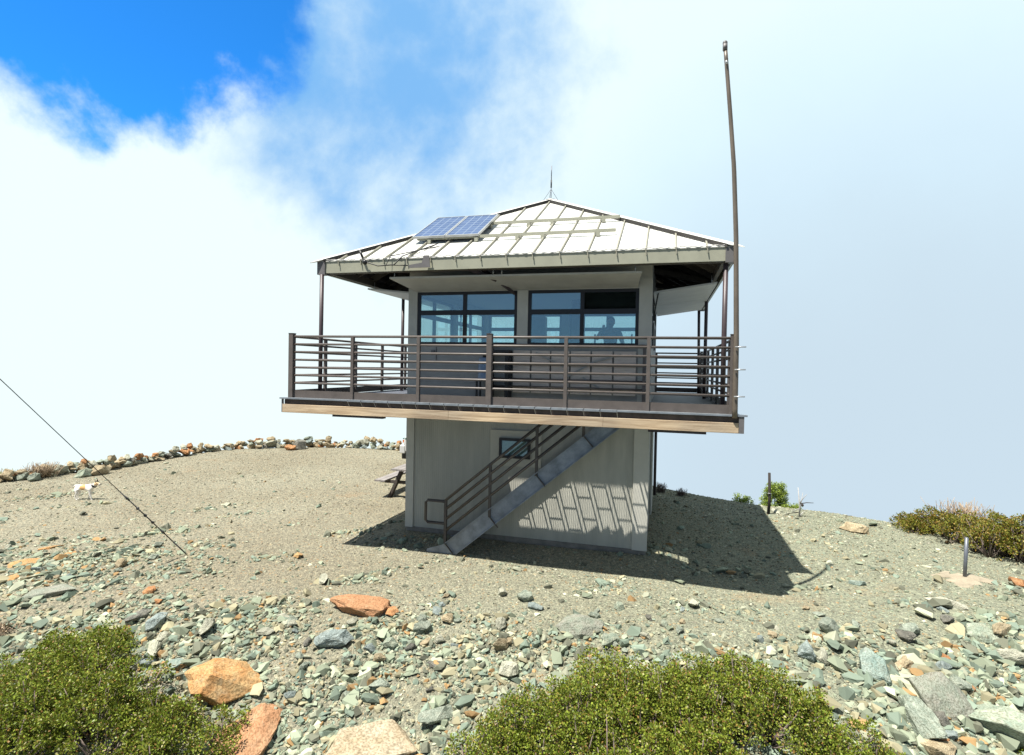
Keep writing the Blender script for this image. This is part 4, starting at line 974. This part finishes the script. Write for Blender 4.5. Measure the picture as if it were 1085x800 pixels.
# dog, trotting to the right
dp=at(90,529.5);DG=empty('dog',dp,'white dog with tan side patch and dark collar walking on the gravel','dog',rz=.27)
V_=[(-.24,0,.37),(-.10,0,.375),(.07,0,.37),(.20,0,.39),(.29,0,.45),(.355,0,.50),(.43,0,.475),(.475,0,.462),
 (-.27,0,.43),(-.33,0,.42),(-.37,0,.37),
 (-.23,.06,.30),(-.20,.07,.20),(-.29,.07,.12),(-.27,.07,.015),(-.235,.07,.008),
 (-.23,-.06,.30),(-.19,-.07,.20),(-.25,-.07,.12),(-.21,-.07,.015),(-.175,-.07,.008),
 (.17,.055,.30),(.15,.06,.19),(.10,.06,.10),(.06,.06,.05),(.09,.06,.02),
 (.19,-.055,.30),(.20,-.06,.17),(.235,-.06,.07),(.24,-.06,.015),(.275,-.06,.008)]
E_=[(0,1),(1,2),(2,3),(3,4),(4,5),(5,6),(6,7),(0,8),(8,9),(9,10),(0,11),(11,12),(12,13),(13,14),(14,15),(0,16),(16,17),(17,18),(18,19),(19,20),(3,21),(21,22),(22,23),(23,24),(24,25),(3,26),(26,27),(27,28),(28,29),(29,30)]
r_=[.085,.082,.10,.095,.062,.062,.035,.026,.03,.016,.008,.055,.038,.022,.018,.015,.055,.038,.022,.018,.015,.042,.028,.020,.016,.014,.042,.028,.020,.016,.014]
m=mat('dog_fur',(.78,.74,.68),.9);M['fur']=m;nt=m.node_tree;b=nt.nodes['Principled BSDF'];tc=nt.nodes.new('ShaderNodeTexCoord')
def blob(c,rad,fac):
    vm=nt.nodes.new('ShaderNodeVectorMath');vm.operation='DISTANCE';vm.inputs[1].default_value=c;nt.links.new(tc.outputs['Object'],vm.inputs[0])
    nn=nt.nodes.new('ShaderNodeMapRange');nn.inputs['From Min'].default_value=rad*.85;nn.inputs['From Max'].default_value=rad*1.1;nn.inputs['To Min'].default_value=fac;nn.inputs['To Max'].default_value=0;nt.links.new(vm.outputs['Value'],nn.inputs['Value']);return nn.outputs[0]
c=mixc((.80,.76,.70),(.55,.33,.13),blob((-.02,-.08,.40),.10,1.));c=mixc(c,(.52,.36,.20),blob((.36,0,.52),.09,1.));c=mixc(c,(.05,.035,.03),blob((.47,0,.46),.035,1.));c=mixc(c,(.60,.50,.35),blob((-.28,-.03,.38),.06,.8))
nt.links.new(c,b.inputs['Base Color'])
DG.scale=(.78,.78,.78)
DB=skin_obj('body',V_,E_,r_,M['fur'],DG)
for s in(-1,1):
    MB().poly([(.33,s*.025,.545),(.375,s*.055,.54),(.345,s*.055,.625)],(-.012,0,0)).build('ear',M['hair'],DG,off=(0,0,0))
    MB().sphere((.405,s*.036,.505),.008,8).build('eye',M['black'],DG,off=(0,0,0))
MB().sphere((.50,0,.468),.013,8).build('nose',M['black'],DG,off=(0,0,0))
cl=MB();cl.tube([(.262,0,.425),(.292,0,.455)],.078,16);cl.build('collar',M['black'],DG,off=(0,0,0))
# guy wire with turnbuckles
GA=at(198,588);v=Vector((-6.04508066,-6.51796281,.29577486))-Vector((-5.19226,-4.25937,-2.75));v=v.normalized()
GW=empty('guy_wire',GA,'thin steel guy wire rising from the gravel and leaving the left edge of the picture','guy wire')
MB().tube([GA,GA+v*11],.006,6).build('wire',M['wire'],GW)
MB().tube([GA-v*.15,GA+v*.35],.011,6).build('anchor_rod',M['wire'],GW)
for k,t in enumerate((.62,.95,1.12,1.45)):
    c_=GA+v*t
    tb=MB();sd=v.cross(Vector((0,0,1))).normalized()
    if k in(1,2):
        tb.tube([c_-v*.09+sd*.02,c_+v*.09+sd*.02],.007,6);tb.tube([c_-v*.09-sd*.02,c_+v*.09-sd*.02],.007,6);tb.sphere(c_-v*.09,.024,8);tb.sphere(c_+v*.09,.024,8)
    else: tb.sphere(c_,.022,8,(1,1,1)).tube([c_-v*.05,c_+v*.05],.014,6)
    tb.build('turnbuckle' if k in(1,2) else 'wire_clamp',M['wire'],GW)
MB().tube([GA+v*.35,GA+v*1.6],.009,6).build('thimble_rod',M['wire'],GW)
# grey metal post on pink soil mound, right
p=at(1022,613);GP=empty('marker_post',p,'short grey metal post standing on a patch of pinkish soil at the right','post')
MB().tube([p+Vector((.0,0,-.1)),p+Vector((.01,0,.66))],.027,10).build('post',M['greypost'],GP)
MB().sphere(p+Vector((.01,0,.66)),.027,10,(1,1,.3)).build('cap',M['greypost'],GP)
SM=bmesh.new();bmesh.ops.create_circle(SM,cap_ends=True,segments=40,radius=1)
bmesh.ops.subdivide_edges(SM,edges=SM.edges,cuts=0)
SM.free()
pts=[];V_=[];F_=[]
for r_i in range(9):
    for a in range(36):
        rr=r_i/8*(.40+.14*math.sin(a*.52+1)+.08*math.sin(a*1.3));x=p.x+rr*math.cos(a*PI/18)*1.0;y=p.y+rr*math.sin(a*PI/18)*.62
        V_.append((x,y,T(x,y)+.03*(1-(r_i/8)**2)+.004*random.random()-(.02 if r_i==8 else 0)))
for r_i in range(8):
    for a in range(36): F_.append((r_i*36+a,r_i*36+(a+1)%36,(r_i+1)*36+(a+1)%36,(r_i+1)*36+a))
me=bpy.data.meshes.new('soil_mound');me.from_pydata(V_,[],F_);tag(link_obj('soil_mound',me,M['pinksoil']),kind='structure')
# dark wooden stake on ridge
p=at(814,545);q=ray(815,503);ws=empty('wooden_stake',p,'dark weathered wooden stake standing on the ridge right of the building','stake')
MB().tube([p+Vector((0,0,-.1)),p+Vector((.02,0,.4)),p+Vector((.0,0,.98))],.036,7,r2=.03).build('stake',M['darkbranch'],ws)
MB().tube([p+Vector((-.04,-.04,.5)),p+Vector((.05,-.04,.5))],.006,5).build('wire_tie',M['alu'],ws)
# picnic table
PT=empty('picnic_table',(-3.40,1.62,T(-3.40,1.62)),'weathered grey-brown picnic table half hidden behind the left wall corner','picnic table')
gz=T(-3.46,1.45);pc=(-3.46,1.45)
for k in range(5): MB().box(pc[0]-.37+.15*k,pc[0]-.23+.15*k,pc[1]-.95,pc[1]+.95,gz+.72,gz+.76).build('table_board',M['topwood'] ,PT)
for s in(-1,1):
    x=pc[0]+s*.68;MB().box(x-.14,x-.005,pc[1]-.95,pc[1]+.95,gz+.42,gz+.46).box(x+.005,x+.14,pc[1]-.95,pc[1]+.95,gz+.42,gz+.46).build('bench',M['topwood'],PT)
for y in(pc[1]-.7,pc[1]+.7):
    for s in(-1,1): MB().bar((pc[0]+s*.18,y,gz+.715),(pc[0]+s*.52,y,gz-.02),.07,.14,(0,1,0)).build('leg',M['oldwood'],PT)
    MB().box(pc[0]-.8,pc[0]+.8,y+.03,y+.07,gz+.34,gz+.418).build('cross_brace',M['oldwood'],PT)
# white pickup behind the building
TX,TY=-5.75,4.95;tz=T(-5,5.4)-.12
TK=empty('pickup_truck',(TX+2.5,TY+.9,tz),'white utility truck with a green stripe, only its front corner showing past the wall','truck')
def tb(x0,x1,y0,y1,z0,z1): return MB().box(TX+x0,TX+x1,TY+y0,TY+y1,tz+z0,tz+z1)
prof=[(0.08,.55),(.0,.75),(.06,1.05),(.35,1.14),(1.35,1.20),(1.95,1.72),(3.3,1.74),(3.45,1.2),(5.1,1.18),(5.15,.55)]
TBY=MB().poly([(TX+a,TY,tz+b2) for a,b2 in prof],(0,1.85,0)).build('body',M['white'],TK,bevel=.05)
MB().box(TX-.012,TX+.03,TY+.05,TY+1.8,tz+.98,tz+1.01).build('stripe',M['green'],TK);MB().box(TX+.1,TX+5,TY-.006,TY+.0,tz+.98,tz+1.04).build('stripe',M['green'],TK)
MB().box(TX-.10,TX+.10,TY-.02,TY+1.87,tz+.50,tz+.78).build('bumper',M['white'],TK,bevel=.03)
MB().box(TX-.04,TX+.3,TY+.05,TY+1.8,tz+.32,tz+.50).build('air_dam',M['black'],TK)
for y in(.06,1.63):
    MB().box(TX-.02,TX+.06,TY+y,TY+y+.16,tz+.86,tz+.95).build('turn_signal',M['orange'],TK)
    MB().box(TX-.015,TX+.06,TY+(y+.18 if y<1 else y-.3),TY+(y+.46 if y<1 else y-.02),tz+.80,tz+.95).build('headlight',M['alu'],TK)
for x in(.95,4.15):
    for y in(-.02,1.63):
        W=MB().tube([(TX+x,TY+y,tz+.36),(TX+x,TY+y+.24,tz+.36)],.36,22).build('wheel',M['rubber'],TK);MB().tube([(TX+x,TY+y-.006,tz+.36),(TX+x,TY+y+.246,tz+.36)],.2,16).build('rim',M['alu'],W)
for y in(-.006,1.852): MB().poly([(TX+1.5,TY+y,tz+1.24),(TX+2.0,TY+y,tz+1.66),(TX+3.2,TY+y,tz+1.66),(TX+3.3,TY+y,tz+1.24)],(0,.004,0)).build('side_window',M['glasscar'],TK)
# ------------------------------------------------------------------ vegetation
def leaf_mesh(name,centers,normals,ls,rg,per=10,spread=.035):
    n=len(centers)*per
    c=np.repeat(centers,per,0);nn=np.repeat(normals,per,0)
    d=rg.normal(0,1,(n,3));d/=np.linalg.norm(d,axis=1,keepdims=True)
    d=d+nn*.6;d/=np.linalg.norm(d,axis=1,keepdims=True)        # leaf pointing direction
    base=c+d*spread*rg.uniform(.0,.9,(n,1))**.6+rg.normal(0,spread*.12,(n,3))
    w=np.cross(d,rg.normal(0,1,(n,3)));w/=np.linalg.norm(w,axis=1,keepdims=True)+1e-9
    L_=ls*rg.uniform(.7,1.3,(n,1))
    V=np.stack([base,base+d*L_*.55+w*L_*.33,base+d*L_,base+d*L_*.55-w*L_*.33],1).reshape(-1,3)
    F_=np.arange(n*4).reshape(n,4);return mesh_np(name,V,F_)
def shrub(name,pos,rx,ry,h,label,m,seed,dens=340,ls=.026,per=34,group=None,cat='shrub',rot=0,dead=0,spread=.062,lobes=14):
    rg=np.random.default_rng(seed);R=empty(name,pos,label,cat,group)
    ca,sa=math.cos(rot),math.sin(rot)
    # lobes: many overlapping domes give a lumpy outline
    lob=[]
    for i in range(lobes):
        a=rg.uniform(0,6.283);q=math.sqrt(rg.uniform(0,1))*.80
        u,v_=q*math.cos(a),q*math.sin(a);x=u*rx;y=v_*ry
        x,y=x*ca-y*sa,x*sa+y*ca
        rr=rg.uniform(.22,.40)*min(rx,ry)*(1.0-.25*q)+.08
        zt=T(pos[0]+x,pos[1]+y)-pos[2]
        hh=h*(1-.45*q*q)*rg.uniform(.8,1.12)
        lob.append((x,y,zt,rr,hh))
    P_=[];Nn=[]
    tot=sum(l[3]**2 for l in lob);n_total=int(dens*PI*rx*ry*1.5)
    for (x,y,zt,rr,hh) in lob:
        k=int(n_total*rr*rr/tot)
        d=rg.normal(0,1,(k,3));d[:,2]=np.abs(d[:,2])*1.0-.25;d/=np.linalg.norm(d,axis=1,keepdims=True)
        sh=rg.uniform(.0,1,(k,1))**.35
        sh=.70+.30*sh
        # break surface into sprays
        bump=1+.13*np.sin(d[:,:1]*17+x*9)*np.sin(d[:,1:2]*15+y*7)+.06*np.sin(d[:,2:]*23)
        pt=d*sh*bump*np.array([rr*1.15,rr*1.15,hh*.62])+np.array([x,y,zt+hh*.42])
        wp=pt+np.array([pos[0],pos[1],0]);cl=np.sin(wp[:,0]*23+2*np.sin(wp[:,1]*9))*np.sin(wp[:,1]*25+2*np.sin(wp[:,2]*11))+.6*np.sin(wp[:,2]*31+wp[:,0]*13)
        ctr=np.array([x,y,zt+hh*.42]);pt=ctr+(pt-ctr)*(1+.17*np.clip(cl,-1.3,1))[:,None]
        P_.append(pt);Nn.append(d*np.array([.7,.7,1.0])+np.array([0,0,.25]))
    P_=np.concatenate(P_);Nn=np.concatenate(Nn)
    # thin out patches so branches show
    g=lownoise(P_[:,0]+pos[0],P_[:,1]+pos[1],.09,0,9);keep=rg.uniform(0,1,len(P_))<np.clip(1.0+.42*g,.12,1)
    # remove points under ground
    tz_=terr(P_[:,0]+pos[0],P_[:,1]+pos[1])-pos[2];keep&=P_[:,2]>tz_+.01
    P_=P_[keep];Nn=Nn[keep]
    me=leaf_mesh('foliage',P_,Nn,ls,rg,per,spread)
    link_obj('foliage',me,m,R)
    # branches
    br=MB();bt=MB();nb=min(420,len(P_)//3)
    for i in rg.choice(len(P_),nb,replace=False):
        x,y,z=P_[i];l=lob[rg.integers(len(lob))]
        l=min(lob,key=lambda q:(q[0]-x)**2+(q[1]-y)**2)
        a=Vector((l[0]+(x-l[0])*.1,l[1]+(y-l[1])*.1,l[2]));e_=Vector((x,y,z));mid_=a.lerp(e_,.5)+Vector(rg.normal(0,.03,3))+Vector((0,0,-.02))
        br.tube([a,mid_,e_],.011,4,r2=.004)
    br.build('branches',M['bark'],R,off=(0,0,0))
    return R
def groundshrub(px,py,rx,ry,h,*a,**k):
    p=at(px,py);return shrub('shrub',p,rx,ry,h,*a,**k)
G_='green shrubs of the foreground'
groundshrub(55,770,1.40,.84,.56,'broad dense green shrub filling the bottom left corner',M['leaf'],21,group=G_,lobes=26)
groundshrub(185,808,.66,.54,.40,'green shrub between the bottom left shrub and the rust-red slab',M['leaf'],22,group=G_,lobes=12)
groundshrub(92,698,.55,.36,.34,'small green shrub crowning the upper edge of the bottom left shrub',M['leaf'],23,group=G_,lobes=10)
groundshrub(655,800,1.0,.76,.56,'wide green shrub at the bottom centre, its highest left mound',M['leaf'],24,group=G_,lobes=22)
groundshrub(780,785,.88,.70,.54,'wide green shrub at the bottom centre, its right mound',M['leaf'],25,group=G_,lobes=18)
groundshrub(550,812,.66,.55,.46,'green shrub at the bottom, left end of the central group',M['leaf'],26,group=G_,lobes=12)
groundshrub(880,818,.68,.54,.40,'green shrub at the bottom, right end of the central group',M['leaf'],27,group=G_,lobes=12)
groundshrub(716,782,.62,.5,.50,'green shrub at the bottom centre filling the dip between two mounds',M['leaf'],30,group=G_,lobes=12)
groundshrub(-8,678,.16,.16,.14,'reddish dry shrub cut by the left edge above the green shrub',M['leafdry'],28,dens=700,lobes=4)
groundshrub(1083,802,.16,.14,.12,'tiny green shrub in the bottom right corner',M['leaf'],29,lobes=4)
# olive hedge on the right skyline
for i,(px_,py_,rx,ry,h,lb) in enumerate([(972,566,.42,.40,.26,'small left end of the olive hedge on the right skyline'),(1003,574,.62,.5,.48,'left middle shrub of the olive hedge behind the grey post'),(1050,588,.75,.55,.66,'middle shrub of the olive hedge right of the grey post'),(1100,603,.8,.6,.74,'right end of the olive hedge cut by the picture edge')]):
    g=at(px_,py_);x,y=g.x+.12,g.y+.42
    shrub('shrub',Vector((x,y,T(x,y))),rx,ry,h,lb,M['leafolive'],40+i,dens=260,ls=.034,per=24,group='olive hedge shrubs on the right',lobes=14)
def drybush(x,y,z,r_,h,label,seed,m='leafdry',n=220):
    rg=np.random.default_rng(seed);R=empty('dry_bush',(x,y,z),label,'dry bush');b2=MB()
    for i in range(n):
        d=Vector((rg.normal(0,.5),rg.normal(0,.5),abs(rg.normal(1,.3)))).normalized()*h*rg.uniform(.6,1.05)
        s=Vector((rg.normal(0,r_*.5),rg.normal(0,r_*.5),0));b2.tube([s,s+d*.6+Vector(rg.normal(0,.02,3)),s+d],.007,3,r2=.004)
    b2.build('twigs',M[m],R,off=(0,0,0))
g=at(1030,580)
drybush(g.x+.3,g.y+1.0,T(g.x+.3,g.y+1.0)+.35,.42,.46,'pinkish dry twiggy bush rising above the olive hedge',61,n=170)
drybush(-14.0,-.6,T(-14,-.6)+.05,.3,.42,'reddish dry bush among the rocks at the far left',62)
drybush(-14.6,-1.0,T(-14.6,-1.0),.4,.28,'low olive-brown bush in front of the rocks at the far left',63,m='leafolive')
p=at(699,521);drybush(p.x,p.y,p.z,.13,.26,'small dry grass tuft at the building corner on the right',64,m='bark',n=110)
p=at(721,525);drybush(p.x,p.y,p.z,.09,.20,'tiny dry grass tuft on the ridge right of the building',65,m='bark',n=80)
# little wind-bent conifers just over the ridge
def conifer(px,pytop,yy,rx,label,seed,lean=(0,0)):
    rg=np.random.default_rng(seed);d=ray(px,pytop);t=(yy-CY)/d.y;x=CX+d.x*t;y=yy;ztop=CZ+d.z*t;z=T(x,y);h=ztop-z
    R=empty('small_pine',(x,y,z),label,'small pine','young pines on the ridge')
    MB().tube([(0,0,0),(lean[0]*.5,lean[1]*.5,h*.5),(lean[0],lean[1],h*.98)],.02,6,r2=.006).build('trunk',M['bark'],R,off=(0,0,0))
    P_=[];Nn=[]
    for i in range(int(130*h)):
        t=rg.uniform(.12,1);a=rg.uniform(0,6.28);rr=rx*(1.05-t*.75)*rg.uniform(.5,1.1)
        c=np.array([math.cos(a)*rr+lean[0]*t,math.sin(a)*rr*.8+lean[1]*t,h*t+rg.uniform(-.03,.03)])
        k=26;P_.append(c+rg.normal(0,.038,(k,3)));Nn.append(np.tile([math.cos(a)*.5,math.sin(a)*.5,.7],(k,1)))
    link_obj('crown',leaf_mesh('crown',np.concatenate(P_),np.concatenate(Nn),.032,rg,4,.03),M['leaffresh'],R)
conifer(787,527,5.3,.62,'low bright green pine clump left of the wooden stake',71)
conifer(819,513,5.6,.62,'tallest bright green pine right behind the wooden stake',72,(.08,0))
conifer(837,537,5.2,.62,'sprawling green pine between the wooden stake and the bleached snag',73,(.06,0))
# bleached snag
p=at(848,549);p=Vector((p.x,p.y+.1,p.z-.04));SG=empty('bleached_snag',p,'small bleached white dead tree with a dark side branch on the ridge','dead tree')
MB().tube([p,p+Vector((.0,0,.2)),p+Vector((-.03,0,.5))],.014,6,r2=.006).build('trunk',M['snag'],SG)
for a,b2,mm in[((0,0,.05),(.04,0,.42),'snag'),((.0,0,.25),(.10,0,.40),'snag'),((0,0,.16),(-.1,.02,.10),'snag'),((.0,0,.02),(.06,0,.12),'snag'),((0,0,.24),(.20,0,.27),'darkbranch'),((-.02,0,.1),(-.24,0,.03),'darkbranch')]:
    MB().tube([p+Vector(a),p+(Vector(a)+Vector(b2))/2+Vector((0,0,.012)),p+Vector(b2)],.009,5,r2=.004).build('branch',M[mm],SG)
MB().sphere(p+Vector((.04,0,.22)),.022,8).build('branch_knot',M['darkbranch'],SG)
for o_ in [SG]: o_.scale=(1.45,1.45,1.45)
# ------------------------------------------------------------------ light and sky
sun=bpy.data.lights.new('sun','SUN');so=bpy.data.objects.new('sun',sun);COL.objects.link(so)
sun.energy=5.0;sun.angle=math.radians(.5);sun.color=(1,.955,.88)
so.rotation_euler=(-SUN).to_track_quat('-Z','Y').to_euler()
W=bpy.data.worlds.new('World');S.world=W;W.use_nodes=True;nt=W.node_tree
bg=nt.nodes['Background'];sky=nt.nodes.new('ShaderNodeTexSky');sky.sky_type='NISHITA';sky.sun_disc=False
sky.sun_elevation=math.asin(SUN.z);sky.sun_rotation=math.atan2(SUN.x,SUN.y);sky.altitude=2000;sky.air_density=1;sky.dust_density=.3;sky.ozone_density=2
tc=nt.nodes.new('ShaderNodeTexCoord');D=tc.outputs['Generated']
def vdot(v):
    v=Vector(v).normalized();n=nt.nodes.new('ShaderNodeVectorMath');n.operation='DOT_PRODUCT';n.inputs[1].default_value=v;nt.links.new(D,n.inputs[0]);return n.outputs['Value']
def mapr(src,a,b2,c=0,d=1,smooth=True):
    n=nt.nodes.new('ShaderNodeMapRange');n.interpolation_type='SMOOTHSTEP' if smooth else 'LINEAR'
    n.inputs['From Min'].default_value=a;n.inputs['From Max'].default_value=b2;n.inputs['To Min'].default_value=c;n.inputs['To Max'].default_value=d;nt.links.new(src,n.inputs['Value']);return n.outputs[0]
def math2(op,a,b2):
    n=nt.nodes.new('ShaderNodeMath');n.operation=op
    for i,v in enumerate((a,b2)):
        if isinstance(v,(int,float)): n.inputs[i].default_value=v
        else: nt.links.new(v,n.inputs[i])
    return n.outputs[0]
nz=nt.nodes.new('ShaderNodeTexNoise');nz.inputs['Scale'].default_value=3.2;nz.inputs['Detail'].default_value=9;nz.inputs['Roughness'].default_value=.55;nz.inputs['Distortion'].default_value=.4;mpn=nt.nodes.new('ShaderNodeMapping');mpn.inputs['Location'].default_value=(4.3,1.9,.6);nt.links.new(D,mpn.inputs['Vector']);nt.links.new(mpn.outputs[0],nz.inputs['Vector'])
nz2=nt.nodes.new('ShaderNodeTexNoise');nz2.inputs['Scale'].default_value=9;nz2.inputs['Detail'].default_value=9;nz2.inputs['Roughness'].default_value=.6;nt.links.new(D,nz2.inputs['Vector'])
nn=math2('ADD',math2('MULTIPLY',math2('SUBTRACT',nz.outputs['Fac'],.5),.07),math2('MULTIPLY',math2('SUBTRACT',nz2.outputs['Fac'],.5),.045))
dA=ray(95,-75);dB=ray(415,95);dC=ray(470,190)
a1=mapr(math2('ADD',vdot(dA),math2('MULTIPLY',nn,.8)),.966,.981)
a2=mapr(math2('ADD',vdot(dB),math2('MULTIPLY',nn,1.5)),.945,1.01,0,.85)
a3=mapr(math2('ADD',vdot((.1,-.75,.75)),nn),.25,.75,0,.14)
blue=math2('MAXIMUM',a1,a3)
skc=nt.nodes.new('ShaderNodeMixRGB');skc.blend_type='MULTIPLY';skc.inputs[0].default_value=1;nt.links.new(sky.outputs[0],skc.inputs[1]);skc.inputs[2].default_value=(.016,.085,.142,1)
# cloud colour: white at left and high, blue-grey fog low at right
cg=mapr(math2('ADD',vdot(ray(960,560)),math2('MULTIPLY',nn,.7)),.55,.99)
cr_=nt.nodes.new('ShaderNodeValToRGB');nt.links.new(cg,cr_.inputs[0]);e=cr_.color_ramp.elements
e[0].position=.0;e[0].color=(.45,.52,.525,1);e[1].position=1;e[1].color=(.305,.375,.43,1)
for pos,c in((.30,(.43,.505,.52)),(.55,(.385,.48,.525)),(.8,(.34,.43,.49))):
    q=e.new(pos);q.color=(*c,1)
below=mapr(vdot((0,0,-1)),.2,.7)     # fog seen steeply from above, and the side behind the viewer, is dimmer
dim=nt.nodes.new('ShaderNodeMixRGB');nt.links.new(below,dim.inputs[0]);nt.links.new(cr_.outputs[0],dim.inputs[1]);dim.inputs[2].default_value=(.11,.11,.105,1)
bk2=mapr(vdot((-.267,.963,0)),-.5,.35);dim2=nt.nodes.new('ShaderNodeMixRGB');nt.links.new(bk2,dim2.inputs[0]);dim2.inputs[1].default_value=(.13,.15,.17,1);nt.links.new(dim.outputs[0],dim2.inputs[2])
thin=nt.nodes.new('ShaderNodeMixRGB');nt.links.new(a2,thin.inputs[0]);nt.links.new(dim2.outputs[0],thin.inputs[1]);thin.inputs[2].default_value=(.055,.215,.455,1)
mxw=nt.nodes.new('ShaderNodeMixRGB');nt.links.new(blue,mxw.inputs[0]);nt.links.new(thin.outputs[0],mxw.inputs[1]);nt.links.new(skc.outputs[0],mxw.inputs[2])
nt.links.new(mxw.outputs[0],bg.inputs['Color']);bg.inputs['Strength'].default_value=1
S.view_settings.view_transform='Standard';S.view_settings.look='None';S.view_settings.exposure=1.0;S.view_settings.gamma=1
S.render.engine='CYCLES'
S.cycles.max_bounces=6;S.cycles.transparent_max_bounces=12
